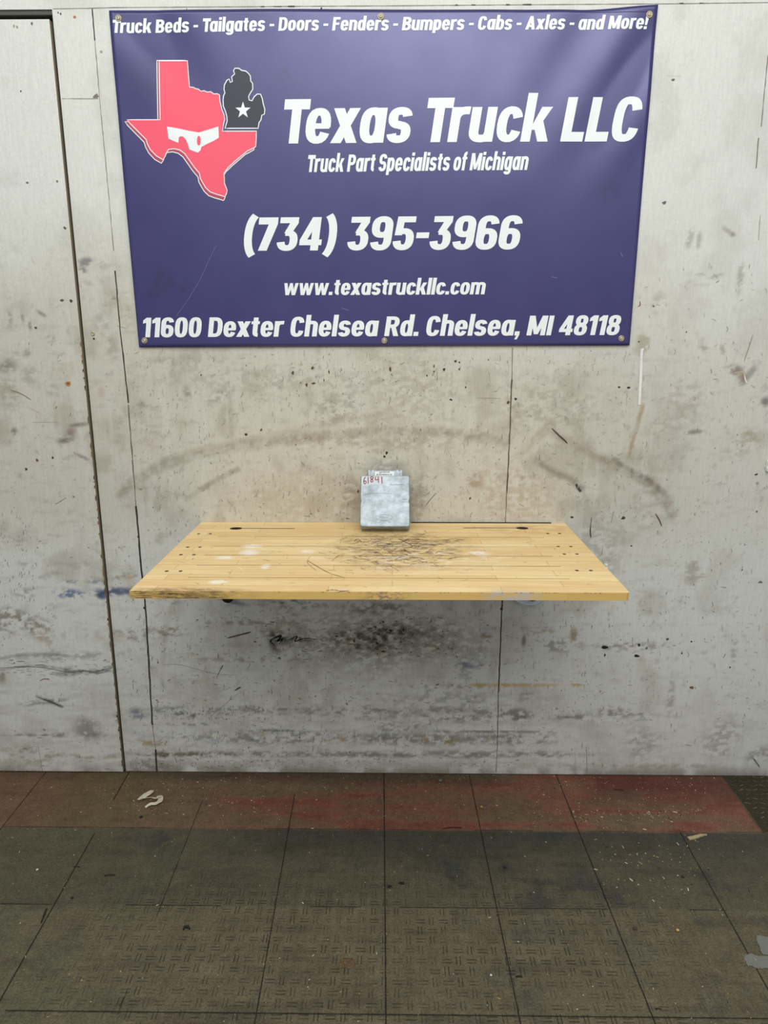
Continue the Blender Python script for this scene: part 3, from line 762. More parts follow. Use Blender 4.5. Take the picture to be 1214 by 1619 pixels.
# door slab at the left
ZD = float(wall_at(60, 33)[2])
XD = XGAP - .0062
marks = MB()
def door_marks():
    kd = [(GY, 85, 20, 's'), ((130, 124, 112), 60, 60, 's'), (DK, 0, 0, 'chip'), (BR, 0, 0, 'chip'), (WH, 80, 30, 's')]
    def clip(n, box, k, s):
        random_marks(marks, box, n, k, s, -.0106)
    clip(60, (5, 500, 120, 800), kd, 6)
    clip(130, (5, 800, 150, 1215), kd, 6)
    clip(60, (5, 960, 90, 1010), [(BR, 0, 0, 'chip'), ((120, 110, 92), 90, 20, 's'), (TN, 40, 30, 's')], 6)
    clip(50, (5, 1040, 170, 1066), [(DK, 2, 6, 's'), (GY, 0, 6, 's')], 14)
    clip(40, (5, 1150, 180, 1215), [((90, 78, 62), 0, 6, 's'), (BR, 0, 0, 'chip')], 8)
    clip(70, (2, 800, 60, 960), [(GY, 88, 8, 's'), ((120, 116, 110), 90, 8, 's')], 7)
    for (x, y, r, asp, c) in ((46, 290, 2.2, 1, (110, 106, 96)), (93, 288, 1.8, 1, (120, 116, 106)), (36, 146, 1.2, 1, DK), (105, 361, 2, 1.3, (88, 84, 76)), (53, 40, 2.2, 1, (110, 106, 98)), (25, 44, 2.4, .6, (160, 157, 148)), (30, 45, 2, .8, (164, 160, 150)), (110, 606, 4.5, 1.2, (196, 140, 88)), (110, 606, 2.2, 1.4, (150, 92, 52)), (61, 727, 2.6, 1, (120, 86, 54)), (59, 518, 2.2, 1, (80, 76, 74)), (115, 476, 2, 1.4, (70, 64, 58)), (101, 475, 2.2, 1.5, (90, 86, 82)), (44, 741, 2.2, 1, DK), (86, 723, 2, 1, DK)):
        wall_chip(marks, x, y, r, c, asp, 0, -.0106)
    for p, w, c in (([(54, 667), (95, 667)], 1, (120, 118, 110)), ([(20, 616), (36, 622), (52, 632)], 1.4, (150, 122, 84)), ([(44, 641), (56, 647), (70, 654)], 1.4, (210, 200, 184)), ([(90, 796), (107, 786)], 2, (112, 104, 98)), ([(119, 713), (122, 718)], 1.6, (176, 60, 64)), ([(85, 712), (88, 717)], 1.6, (196, 120, 156)), ([(53, 408), (57, 418)], 1.2, (130, 126, 120)), ([(63, 1177), (70, 1222)], 1.6, (72, 66, 58)), ([(0, 1054), (60, 1052), (110, 1060), (135, 1058), (160, 1062), (180, 1053)], 1.1, (112, 108, 106)), ([(60, 1099), (84, 1108), (100, 1115)], 1.5, (92, 90, 90)), ([(0, 1160), (100, 1160)], .7, (112, 108, 100)), ([(65, 1074), (72, 1071), (81, 1072)], 1.4, (160, 96, 104))):
        wall_stroke(marks, p, w, c, -.0107, .3)
door_marks()
VS, FS, CS = [], [], []
xs = np.unique(np.round(np.concatenate([np.arange(-2.2, -1.45, .05), np.arange(-1.42, XD, .0045), [XD]]), 5))
zs = np.unique(np.round(np.concatenate([[.004], np.arange(.006, ZD, .0045), [ZD]]), 5))
grid_mesh(VS, FS, CS, xs, zs, -.010, wall_color)
edge = lin((142, 130, 110))
marks.add([(XD, -.010, .004), (XD, .03, .004), (XD, .03, ZD), (XD, -.010, ZD)], [(0, 1, 2, 3)], edge)
marks.add([(-2.2, -.010, ZD), (XD, -.010, ZD), (XD, .03, ZD), (-2.2, .03, ZD)], [(0, 1, 2, 3)], lin((200, 198, 188)))
marks.add([(-2.2, -.010, .004), (XD, -.010, .004), (XD, .03, .004), (-2.2, .03, .004)], [(3, 2, 1, 0)], edge)
marks.add([(-2.2, .03, .004), (XD, .03, .004), (XD, .03, ZD), (-2.2, .03, ZD)], [(0, 1, 2, 3)], edge)
# chipped bare timber along the meeting edge
for _ in range(70):
    z = rnd.uniform(.02, 1.5)
    h = rnd.uniform(.004, .02)
    w = rnd.uniform(.0015, .004)
    marks.poly([(XD, -.0107, z), (XD, -.0107, z + h), (XD - w, -.0107, z + h * .7), (XD - w, -.0107, z + h * .2)], lin(rnd.choice([(176, 146, 98), (120, 100, 74), (140, 120, 90), (110, 104, 92)])))
door = np_mesh('door_1', VS, FS, CS, [M_WALL], marks)
tag(door, kind='structure')

# ------------------------------------------------------------------ floor
def floor_color(x, y):
    n1 = vnoise(x, y, .30, .22, 31, 5)
    n2 = vnoise(x, y, .07, .06, 32, 5)
    n3 = vnoise(x, y, .20, .035, 33, 5)
    c = np.tile(lin((112, 103, 82)), x.shape + (1,))
    def over(colr, f):
        nonlocal c
        c = c * (1 - f[..., None]) + lin(colr) * f[..., None]
    r1, r2 = -.300, -.612
    row2 = sstep(r2 - .002, r2 + .002, y) * sstep(r1 + .002, r1 - .002, y)
    row1 = sstep(r1 - .002, r1 + .002, y)
    over((98, 92, 74), row2 * .9)
    over((76, 76, 68), row2 * sstep(-.52, -.33, y + (n1 - .5) * .2) * sstep(-.62, -.3, x) * .85)
    over((96, 92, 72), row2 * sstep(-.6, -.85, x) * .7)
    over((122, 104, 82), row1 * 1.0)
    red = row1 * sstep(.36, .60, n1 * .5 + n3 * .5) * (.25 + .75 * sstep(-.66, -.45, x))
    over((142, 94, 78), np.clip(red * 1.0, 0, 1) * .75)
    over((156, 86, 74), row1 * sstep(.52, .68, n3) * sstep(-.62, -.5, x) * .6)
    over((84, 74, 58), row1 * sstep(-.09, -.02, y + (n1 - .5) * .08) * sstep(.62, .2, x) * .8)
    over((98, 48, 44), row1 * sstep(.55, .75, x + (n2 - .5) * .3) * sstep(-.24, -.05, y) * .7)
    over((112, 78, 62), row1 * sstep(-.85, -1.1, x) * .5)
    over((106, 98, 62), row1 * sstep(.25, .0, np.abs(x + .97)) * .5)
    over((60, 64, 66), sstep(.50, .70, n2) * sstep(.48, .62, n1) * .55 * (1 - row1))
    over((128, 118, 94), sstep(.55, .75, n2) * (1 - row1) * (1 - row2) * .5)
    over((92, 98, 74), sstep(.5, .7, vnoise(x, y, .2, .2, 35, 4)) * sstep(-.4, -.9, x) * (1 - row1) * .5)
    over((70, 62, 50), sstep(.55, .75, n3) * .3)
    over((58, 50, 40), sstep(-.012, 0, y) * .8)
    xb = 1.158 + (y + .0) * .02                     # the darker tread plate tile in the corner
    pl = sstep(xb - .003, xb + .003, x) * row1
    over((62, 58, 42), pl * .95)
    return c

VS, FS, CS = [], [], []
xs = np.unique(np.round(np.concatenate([np.arange(-2.2, -1.45, .05), np.arange(-1.45, 1.45, .006), np.arange(1.45, 2.21, .05)]), 5))
ys = np.unique(np.round(np.concatenate([np.arange(-3.2, -1.05, .05), np.arange(-1.05, 0.005, .006), [.12]]), 5))
X, Y = np.meshgrid(xs, ys, indexing='ij')
Cf = floor_color(X, Y)
nx, ny = X.shape
i, j = np.meshgrid(np.arange(nx - 1), np.arange(ny - 1), indexing='ij')
a = i * ny + j
FS.append(np.stack([a, a + ny, a + ny + 1, a + 1], -1).reshape(-1, 4))
VS.append(np.stack([X, Y, np.zeros_like(X)], -1).reshape(-1, 3))
CS.append(Cf.reshape(-1, 3))
tread = (.30 + .70 * sstep(-.33, -.55, Y)) * (.45 + .55 * sstep(-.45, -.66, Y)) * (.35 + .65 * sstep(-.95, -.6, X)) * (1 - .6 * sstep(.55, .8, X)) * sstep(-.29, -.31, Y)
fm = MB()
def fstroke(pts, w, colr, z=.0006, jit=.0003):
    z = -nudge(-z)
    ww = [max(.0003, w * .5 + rnd.uniform(-jit, jit)) for _ in pts]
    vs, fs = ribbon(pts, ww)
    fm.add([(p[0], p[1], z) for p in vs], fs, lin(colr))
def fline(x0, y0, x1, y1, w, colr, gap=0.0):
    n = max(3, int(math.hypot(x1 - x0, y1 - y0) / .02))
    P = [(x0 + (x1 - x0) * k / n, y0 + (y1 - y0) * k / n) for k in range(n + 1)]
    k = 0
    while k < n:
        L = rnd.randint(3, 9)
        if rnd.random() > gap:
            fstroke(P[k:k + L + 1], w, colr)
        k += L
for xa, xb_, g, w, c in ((-1.2235, -1.221, .0, .0022, (60, 46, 40)), (-.929, -.905, .12, .0030, (50, 40, 34)), (-.630, -.62, .35, .0018, (58, 50, 42)), (-.3293, -.3055, .1, .0024, (44, 38, 34)), (-.0272, -.0115, .05, .0026, (40, 36, 32)), (.2727, .2900, .05, .0024, (42, 36, 32)), (.5785, .5915, .05, .0026, (42, 36, 32)), (.880, .8869, .1, .0026, (46, 40, 34)), (1.158, 1.18, .1, .0020, (120, 108, 76))):
    if xa > 1.1:
        fline(xa, -.002, 1.152, -.30, w, c, g)
        continue
    if xa == .880:
        fline(.897, -.29, xb_, -.93, w, c, 0)
        continue
    fline(xa, -.002, xb_, -.93, w, c, g)
    fline(xb_, -.93, xb_, -3.1, w, c, g)
for y0, w, c, g in ((-.300, .0014, (52, 46, 40), .35), (-.612, .0018, (46, 42, 36), .25), (-.9254, .0024, (40, 37, 32), .1), (-1.235, .0024, (40, 37, 32), .1)):
    fline(-1.5, y0, 1.5, y0 + .002, w, c, g)
# tread dashes on the corner tile
for r_ in range(12):
    for q in range(12):
        x, y = 1.175 + q * .024 + (r_ % 2) * .012, -.012 - r_ * .024
        if x < 1.44:
            s = 1 if (r_ + q) % 2 else -1
            fstroke([(x - .008, y - s * .004), (x + .008, y + s * .004)], .0032, rnd.choice([(128, 118, 84), (110, 102, 74), (92, 86, 62)]), .0008)
# dark scuffs and worn blots
def fblot(px, py, r, colr, asp=1.6, z=.0007):
    z = -nudge(-z) + rnd.random() * .0003
    p = level_at(px, py)
    n = 11
    fm.poly([(p[0] + r * asp * rnd.uniform(.5, 1.2) * math.cos(2 * math.pi * k / n), p[1] + r * rnd.uniform(.5, 1.2) * math.sin(2 * math.pi * k / n), z) for k in range(n)], lin(colr))
fblot(548, 1523, .016, (112, 94, 68)); fblot(552, 1528, .010, (120, 100, 74)); fblot(681, 1222, .012, (110, 106, 92), 2); fblot(776, 1560, .010, (120, 108, 78), .6)
for (px, py, L, an) in ((165, 1385, .03, 5), (115, 1371, .02, 0), (65, 1460, .05, 100), (700, 1310, .06, 4), (815, 1545, .016, 0), (1036, 1596, .014, 0), (985, 1250, .03, 175)):
    p = level_at(px, py)
    a_ = math.radians(an)
    fstroke([(p[0], p[1]), (p[0] + L * .5 * math.cos(a_), p[1] + L * .5 * math.sin(a_) + .002), (p[0] + L * math.cos(a_), p[1] + L * math.sin(a_))], .004, (44, 42, 36), .0007, .001)
fm.add([(-2.2, -3.2, -.04), (2.2, -3.2, -.04), (2.2, .12, -.04), (-2.2, .12, -.04)], [(3, 2, 1, 0)], lin((60, 56, 48)))
floor = np_mesh('floor', VS, FS, CS, [M_FLOOR], fm, ('tread', tread.reshape(-1).astype(np.float32)))
tag(floor, kind='structure')

# ------------------------------------------------------------------ vinyl banner
BTL, BTR, BBR, BBL = (wall_at(*p) for p in ((173, 17), (1039, 9), (994, 546), (221, 549)))
TOPW = float(wall_at(930, 17.0)[2])
def bdisp(x, z):
    """how far the sheet stands off the wall"""
    u = (x - BTL[0]) / (BTR[0] - BTL[0])
    v = (z - BBL[2]) / (BTL[2] - BBL[2])
    d = .006 + .006 * np.sin(np.pi * np.clip(u, 0, 1) * 2) ** 2 * np.clip(v, 0, 1) ** 3
    d = d + .0035 * np.sin(9 * u + 4 * v) * (.3 + .7 * v)
    w = sstep(.62, 1.0, u) * sstep(.35, .95, v)
    d = d + .0030 * w * np.sin((u * 1.5 - v * .55) * 30)
    w2 = sstep(.35, .0, u) * sstep(.5, 1.0, v)
    d = d + .0022 * w2 * np.sin((u * 1.3 + v * .6) * 26)
    return np.maximum(d, .0035)
def on_banner(x, z, off):
    return (float(x), float(-bdisp(np.array(x), np.array(z)) - off), float(z))
ban = empty('vinyl_banner', (0, 0, 0))
tag(ban, 'large purple vinyl banner lettered Texas Truck LLC fixed to the wall above the wooden shelf', 'banner')
nu, nv = 150, 96
vs, fs = [], []
for side in (0, 1):
    for iu in range(nu + 1):
        u = iu / nu
        tx = BTL[0] + (BTR[0] - BTL[0]) * u
        zt = BTL[2] + (BTR[2] - BTL[2]) * u
        flat = wall_at(173 + 866 * u, 17.3 if u < .86 else 17.3 + (9 - 17.3) * ((u - .86) / .14) ** 1.3)
        zt = flat[2]
        bx, bz = BBL[0] + (BBR[0] - BBL[0]) * u, BBL[2] + (BBR[2] - BBL[2]) * u
        for iv in range(nv + 1):
            v = iv / nv
            x, z = bx + (tx - bx) * v, bz + (zt - bz) * v
            p = on_banner(x, z, .0)
            vs.append((p[0], p[1] + (.0009 if side else 0), p[2]))
n1 = (nu + 1) * (nv + 1)
for iu in range(nu):
    for iv in range(nv):
        a = iu * (nv + 1) + iv
        q = (a, a + nv + 1, a + nv + 2, a + 1)
        fs += [q, tuple(n1 + k for k in q[::-1])]
rim = [k * (nv + 1) for k in range(nu + 1)] + [nu * (nv + 1) + k for k in range(1, nv + 1)] + [k * (nv + 1) + nv for k in range(nu - 1, -1, -1)] + [k for k in range(nv - 1, 0, -1)]
for k in range(len(rim)):
    p, q = rim[k], rim[(k + 1) % len(rim)]
    fs.append((q, p, n1 + p, n1 + q))
mb = MB()
mb.add(vs, fs)
sheet = mb.build('sheet', M_VINYL, ban, True)
# hem: a doubled strip along the top and bottom edges
M_HEM = plain('hem_thread', (50, 45, 90), .6)
for (py0, py1, xa, xb_) in ((20.5, 21.2, 180, 1030), (543.2, 543.9, 224, 990)):
    n = 120
    a_, b_ = [], []
    for k in range(n + 1):
        px = xa + (xb_ - xa) * k / n
        p, q = wall_at(px, py0), wall_at(px, py1)
        a_.append(on_banner(p[0], p[2], .0008)); b_.append(on_banner(q[0], q[2], .0008))
    hem = MB()
    hem.add(a_ + b_, [(k, n + 1 + k, n + 2 + k, k + 1) for k in range(n)])
    hem.build('hem_stitching', M_HEM, ban)


# lettering: condensed bold italic strokes
SW, SH, XH, AH = .215, .175, .79, 1.10
def arc(cx, cy, rx, ry, a0, a1, n=2.5, k=22):
    out = []
    for i in range(k + 1):
        t = math.radians(a0 + (a1 - a0) * i / k)
        c, s = math.cos(t), math.sin(t)
        out.append((cx + rx * math.copysign(abs(c) ** (2 / n), c), cy + ry * math.copysign(abs(s) ** (2 / n), s)))
    return out
S2, H2 = SW / 2, SH / 2
def ring(cx, cy, rx, ry, n=2.6):
    return ('r', arc(cx, cy, rx - S2, ry - H2, 0, 360, n, 40)[:-1])
def st(*pts):
    return ('s', list(pts))
def seq(*parts):
    out = []
    for p in parts:
        out += p
    return ('s', out)
def V(x, y0, y1): return ('p', [(x, y0), (x + SW, y0), (x + SW, y1), (x, y1)])
def Hb(x0, x1, y, h=SH): return ('p', [(x0, y), (x1, y), (x1, y + h), (x0, y + h)])
def pl(*pts): return ('p', list(pts))
def dg(xt, xb, w, y0=0.0, y1=XH): return ('p', [(xb, y0), (xb + w, y0), (xt + w, y1), (xt, y1)])
o_ = .012
def arch(x0, x1, top):   # n-shaped shoulder between stems at centre x0 and x1
    c = (x0 + x1) / 2
    return seq(arc(c, top - .25, (x1 - x0) / 2, .25 - H2 + o_, 172, 0, 2.6), [(x1, 0)])
G = {
 'o': (.56, [ring(.28, XH / 2, .28, XH / 2 + o_)]),
 'a': (.57, [ring(.275, XH / 2, .275, XH / 2 + o_), V(.57 - SW, 0, XH)]),
 'b': (.57, [ring(.295, XH / 2, .275, XH / 2 + o_), V(0, 0, AH)]),
 'c': (.53, [('s', arc(.28, XH / 2, .28 - S2, XH / 2 + o_ - H2, 22, 338))]),
 'd': (.57, [ring(.275, XH / 2, .275, XH / 2 + o_), V(.57 - SW, 0, AH)]),
 'e': (.56, [('s', arc(.28, XH / 2, .28 - S2, XH / 2 + o_ - H2, -4, 336)), Hb(.12, .535, .33, .125)]),
 'f': (.38, [seq([(.17, 0), (.17, .7)], arc(.35, .84, .18, .26 - H2, 180, 95)), Hb(0, .37, .64, .145)]),
 'g': (.57, [ring(.275, XH / 2, .275, XH / 2 + o_), seq([(.57 - S2, XH), (.57 - S2, .0)], arc(.29, -.02, .28 - S2, .15, 0, -165))]),
 'h': (.56, [V(0, 0, AH), arch(S2, .56 - S2, XH)]),
 'i': (SW, [V(0, 0, XH), ('p', [(0, .88), (SW, .88), (SW, 1.07), (0, 1.07)])]),
 'k': (.60, [V(0, 0, AH), pl((.17, .27), (.33, .27), (.60, XH), (.36, XH)), pl((.22, .42), (.42, .52), (.62, 0), (.385, 0))]),
 'l': (SW, [V(0, 0, AH)]),
 'm': (.88, [V(0, 0, XH), arch(S2, .44, XH), arch(.44, .88 - S2, XH)]),
 'n': (.56, [V(0, 0, XH), arch(S2, .56 - S2, XH)]),
 'p': (.57, [ring(.295, XH / 2, .275, XH / 2 + o_), V(0, -.22, XH)]),
 'r': (.40, [V(0, 0, XH), ('s', arc(.36, XH - .30, .36 - S2, .30 - H2 + o_, 168, 82))]),
 's': (.53, [seq(arc(.265, .5585, .265 - S2, .157, 8, 268), arc(.265, .2315, .265 - S2, .157, 86, -172))]),
 't': (.38, [seq([(.19, .98), (.19, .24)], arc(.34, .24, .15, .24 - H2, 182, 268)), Hb(0, .37, .645, .145)]),
 'u': (.56, [V(.56 - SW, 0, XH), seq([(S2, XH)], arc(.28, .25, .28 - S2, .25 - H2 + o_, 180, 352))]),
 'w': (.86, [dg(0, .14, .19), dg(.35, .18, .17), dg(.34, .51, .17), dg(.67, .53, .19)]),
 'x': (.60, [dg(0, .36, .24), dg(.36, 0, .24)]),
 'T': (.58, [Hb(0, .58, .77, .23), V(.29 - S2, 0, 1)]),
 'B': (.61, [V(0, 0, 1), seq([(.1, 1 - H2), (.3, 1 - H2)], arc(.30, .74, .19, .26 - H2, 90, -90), [(.1, .48 + H2 - .0875)]), seq([(.1, .57 - H2), (.3, .57 - H2)], arc(.30, .285, .205, .285 - H2, 90, -90), [(.1, H2)])]),
 'D': (.62, [V(0, 0, 1), seq([(.1, 1 - H2), (.26, 1 - H2)], arc(.26, .5, .36 - S2, .5 - H2, 90, -90, 3), [(.1, H2)])]),
 'F': (.52, [V(0, 0, 1), Hb(.05, .52, .815, .185), Hb(.05, .47, .42, .17)]),
 'C': (.60, [('s', arc(.30, .5, .30 - S2, .5 + o_ - H2, 20, 340, 2.9, 30))]),
 'A': (.68, [pl((0, 0), (.22, 0), (.44, 1), (.23, 1)), pl((.68, 0), (.46, 0), (.24, 1), (.45, 1)), Hb(.14, .54, .19, .15)]),
 'M': (.82, [V(0, 0, 1), V(.82 - SW, 0, 1), pl((.02, 1), (.25, 1), (.50, .06), (.32, .06)), pl((.80, 1), (.57, 1), (.32, .06), (.50, .06))]),
 'L': (.50, [V(0, 0, 1), Hb(.05, .50, 0, .22)]),
 'P': (.60, [V(0, 0, 1), seq([(.1, 1 - H2), (.3, 1 - H2)], arc(.30, .69, .30 - S2, .31 - H2, 90, -90), [(.1, .38 + H2)])]),
 'S': (.58, [seq(arc(.29, .706, .29 - S2, .2185, 6, 268), arc(.29, .294, .29 - S2, .2185 - .012, 86, -172))]),
 'R': (.62, [V(0, 0, 1), seq([(.1, 1 - H2), (.3, 1 - H2)], arc(.30, .71, .30 - S2, .29 - H2, 90, -90), [(.1, .42 + H2)]), pl((.24, .5), (.44, .52), (.63, 0), (.40, 0))]),
 'I': (SW, [V(0, 0, 1)]),
 '0': (.57, [('r', arc(.285, .5, .285 - S2, .5 + o_ - H2, 0, 360, 2.8, 40)[:-1])]),
 '1': (.36, [V(.36 - SW, 0, 1), pl((.36 - SW, 1), (.36 - SW, .74), (0, .70), (0, .86))]),
 '3': (.56, [Hb(.03, .53, 1 - SH, SH), pl((.30, 1 - SH), (.53, 1 - SH), (.37, .52), (.17, .52)), seq([(.2, .62 - H2), (.26, .62 - H2)], arc(.27, .305, .28 - S2, .315 - H2, 88, -172))]),
 '4': (.60, [pl((.29, 1), (.50, 1), (.20, .32), (0, .32)), Hb(0, .60, .16, .17), V(.31, 0, 1)]),
 '5': (.56, [Hb(.05, .54, 1 - SH, SH), pl((.05, 1), (.25, 1), (.22, .44), (.02, .44)), seq([(.1, .65 - H2)], arc(.27, .32, .28 - S2, .33 - H2, 95, -172))]),
 '6': (.57, [ring(.285, .31, .285, .31 + o_), seq([(S2, .3), (S2, .66)], arc(.285, .69, .285 - S2, .31 + o_ - H2, 178, 12))]),
 '7': (.52, [Hb(0, .52, .79, .21), pl((.29, .85), (.52, .80), (.29, 0), (.05, 0))]),
 '8': (.57, [ring(.285, .735, .27, .265 + o_), ring(.285, .285, .285, .285 + o_)]),
 '-': (.34, [Hb(0, .34, .35, .17)]),
 '!': (.24, [pl((.03, .30), (.19, .30), (.24, 1.02), (.0, 1.02)), ('p', [(0, 0), (SW, 0), (SW, .21), (0, .21)])]),
 '(': (.36, [('s', arc(.42, .45, .42 - S2, .68, 118, 242, 2.2))]),
 ')': (.36, [('s', arc(-.06, .45, .42 - S2, .68, 62, -62, 2.2))]),
 '.': (SW, [('p', [(0, 0), (SW, 0), (SW, .21), (0, .21)])]),
 ',': (SW, [('p', [(0, .21), (0, 0), (.09, 0), (.03, -.2), (.14, -.2), (SW, .02), (SW, .21)])]),
}
def rot9():
    w, its = G['6']
    return (w, [(k, [(w - x, 1 - y) for x, y in p]) for k, p in its])
G['9'] = rot9()
def lettering(text, x0, y0, x1, y1, cap, label, gap=.055, space=.27, off=.0010, slant=.15):
    P0, P1 = wall_at(x0, y0), wall_at(x1, y1)
    Pc = wall_at(x0, y0 - cap)
    hz = float(Pc[2] - P0[2])
    tot, pos = 0.0, []
    kern = {'Te': -.10, 'Ta': -.10, 'Tr': -.07, '73': -.02, 'xt': -.02, 'ex': -.02, 'xa': -.02, 'LC': .0, '(7': -.05, '4)': -.02}
    for i, ch in enumerate(text):
        pos.append(tot)
        tot += space if ch == ' ' else G[ch][0] + gap
        if i + 1 < len(text):
            tot += kern.get(ch + text[i + 1], 0)
    tot -= gap
    wx = float(np.hypot(P1[0] - P0[0], P1[2] - P0[2])) / tot
    dzdx = float((P1[2] - P0[2]) / tot)
    mb = MB()
    lay = 0
    for ch, ox in zip(text, pos):
        if ch == ' ':
            continue
        for kind, pts in G[ch][1]:
            lay += 1
            if kind == 'p':
                v2, f2 = pts, [tuple(range(len(pts)))]
            else:
                v2, f2 = ribbon(pts, S2, H2, kind == 'r')
            o = off + (lay % 3) * .00006
            out = []
            for a_, b_ in v2:
                x = P0[0] + (ox + a_) * wx + slant * b_ * hz
                z = P0[2] + (ox + a_) * dzdx + b_ * hz
                out.append(on_banner(x, z, o))
            mb.add(out, f2)
    ob = mb.build('lettering', M_WHITE, ban)
    ob['label'] = label
    return ob
lettering('Truck Beds - Tailgates - Doors - Fenders - Bumpers - Cabs - Axles - and More!', 178.5, 53.6, 1021, 47.6, 21, 'white line of small lettering along the top edge')
lettering('Texas Truck LLC', 444, 228, 1004, 224, 69.5, 'largest white lettering, Texas Truck LLC', .05, .25)
lettering('Truck Part Specialists of Michigan', 485, 273, 832, 269.8, 27, 'narrow white line below the large lettering', .06, .24)
lettering('(734) 395-3966', 384.5, 397, 818, 394.5, 52.5, 'white telephone number', .05, .27)
lettering('www.texastruckllc.com', 448, 466.9, 765, 465.6, 24, 'white web address')
lettering('11600 Dexter Chelsea Rd. Chelsea, MI 48118', 226, 533.3, 976, 529.6, 30.8, 'white street address along the bottom edge')

# emblem: state silhouette with a bandit mask, and a mitten shaped silhouette with a star
def c1(p): return (p[0] / 2.698 + 170, p[1] / 2.698)
def c3(p): return (p[0] / 2.89 + 200, p[1] / 2.89 + 280)
TX = [c1(p) for p in [(222, 262), (343, 262), (347, 320), (352, 374), (368, 375), (378, 381), (390, 383), (400, 392), (414, 390), (428, 396), (442, 394), (456, 404), (470, 403), (480, 408), (482, 435), (490, 470), (499, 492), (502, 512), (497, 532), (492, 562), (637, 562), (634, 628), (612, 640), (598, 646), (575, 665), (545, 690), (515, 718), (499, 742)]]
TX += [c3(p) for p in [(449, 2), (450, 30), (462, 62), (459, 78), (452, 92), (434, 86), (412, 80), (385, 70), (364, 50), (352, 30), (340, 8)]]
TX += [c1(p) for p in [(395, 742), (372, 715), (352, 686), (332, 658), (312, 643), (288, 637), (264, 640), (256, 652), (248, 672), (240, 684), (212, 668), (187, 642), (174, 618), (168, 598), (150, 580), (125, 555), (100, 530), (88, 514), (228, 514)]]
def drop(x, y):                      # the extruded edge leans down and to the left
    return (x - float(np.interp(y, [97, 190, 250, 310], [3.5, 3.7, 2.6, 2.2])), y + float(np.interp(y, [97, 140, 190, 250, 310], [-.6, .6, 3.0, 5.6, 6.0])))
SIDE = [drop(x, y) for x, y in TX]
MI = [c1(p) for p in [(503, 550), (512, 520), (511, 500), (505, 478), (496, 455), (495, 430), (497, 412), (503, 400), (499, 384), (501, 366), (512, 346), (521, 341), (526, 356), (535, 352), (532, 332), (545, 320), (540, 307), (546, 296), (562, 296), (575, 305), (592, 308), (604, 318), (612, 330), (613, 350), (621, 360), (622, 385), (612, 400), (604, 415), (606, 430), (618, 434), (628, 416), (641, 405), (655, 406), (662, 424), (667, 450), (673, 470), (671, 490), (660, 495), (656, 515), (648, 526), (644, 550)]]
STAR = [c1((580 + (34 if k % 2 == 0 else 13.5) * math.sin(math.pi * k / 5), 474 - (37 if k % 2 == 0 else 14.5) * math.cos(math.pi * k / 5))) for k in range(10)]
MASK = [c1(p) for p in [(257, 543), (300, 550), (345, 560), (392, 568), (435, 555), (475, 542), (477, 590), (458, 602), (430, 615), (402, 630), (400, 643), (388, 654), (366, 646), (352, 640), (347, 622), (338, 600), (326, 586), (314, 584), (307, 590), (305, 612), (284, 604), (263, 594)]]
EYE = [c1((392 + 8 * math.cos(2 * math.pi * k / 16), 603 + 21 * math.sin(2 * math.pi * k / 16))) for k in range(16)]

def fill(mb, pts, off, mat=0):
    """triangulated flat shape following the sheet"""
    P = [Vector((wall_at(*p)[0], wall_at(*p)[2], 0)) for p in pts]
    todo = [tuple(P[i_] for i_ in t) for t in tessellate_polygon([P])]
    while todo:
        t = todo.pop()
        e = [(t[(k + 1) % 3] - t[k]).length for k in range(3)]
        k = e.index(max(e))
        if e[k] > .03:
            m_ = (t[k] + t[(k + 1) % 3]) / 2
            todo += [(t[k], m_, t[(k + 2) % 3]), (m_, t[(k + 1) % 3], t[(k + 2) % 3])]
        else:
            mb.add([on_banner(v.x, v.y, off) for v in t], [(0, 1, 2)], (1, 1, 1), mat)
def outline(mb, pts, w, off, mat=0, closed=True):
    q = []
    P = pts + ([pts[0]] if closed else [])
    for a_, b_ in zip(P[:-1], P[1:]):
        n = max(1, int(math.hypot(b_[0] - a_[0], b_[1] - a_[1]) / 6))
        q += [(a_[0] + (b_[0] - a_[0]) * k / n, a_[1] + (b_[1] - a_[1]) * k / n) for k in range(n)]
    if not closed:
        q.append(P[-1])
    W_ = [wall_at(*p) for p in q]
    v2, f2 = ribbon([(p[0], p[2]) for p in W_], w * .5 * mpp(300, 200), None, closed)
    mb.add([on_banner(a_, b_, off) for a_, b_ in v2], f2, (1, 1, 1), mat)

e1 = MB()
fill(e1, SIDE, .0008, 1)
for k in range(0, len(TX)):          # side walls of the drop block
    a_, b_ = TX[k], TX[(k + 1) % len(TX)]
    if k in (0, 1, 2, 3, 18, 19):
        continue
    quad = [a_, b_, drop(*b_), drop(*a_)]
    pts = [wall_at(*p) for p in quad]
    e1.add([on_banner(p[0], p[2], .00085) for p in pts], [(0, 1, 2, 3)], (1, 1, 1), 1)
outline(e1, SIDE, 1.3, .0009, 2)
fill(e1, TX, .0011, 0)
outline(e1, TX, 1.3, .0013, 2)
st_ = e1.build('state_emblem', [M_RED, M_DRED, M_WHITE], ban)
st_['label'] = 'red state silhouette with white outline and dark red edge'
e3 = MB()
fill(e3, MASK, .0015, 0)
fill(e3, EYE, .0018, 1)
e3.build('mask_emblem', [M_WHITE, M_RED], st_)['label'] = 'white eye mask'
e2 = MB()
fill(e2, MI, .0010, 0)
outline(e2, MI, 1.5, .0013, 1)
mi_ = e2.build('mitten_emblem', [M_CHAR, M_WHITE], ban)
mi_['label'] = 'charcoal mitten shaped silhouette with white outline'
e4 = MB()
fill(e4, STAR, .0016, 0)
e4.build('star', M_WHITE, mi_)['label'] = 'white five pointed star'
M_SCR = plain('scratched_vinyl', (130, 128, 164), .6)
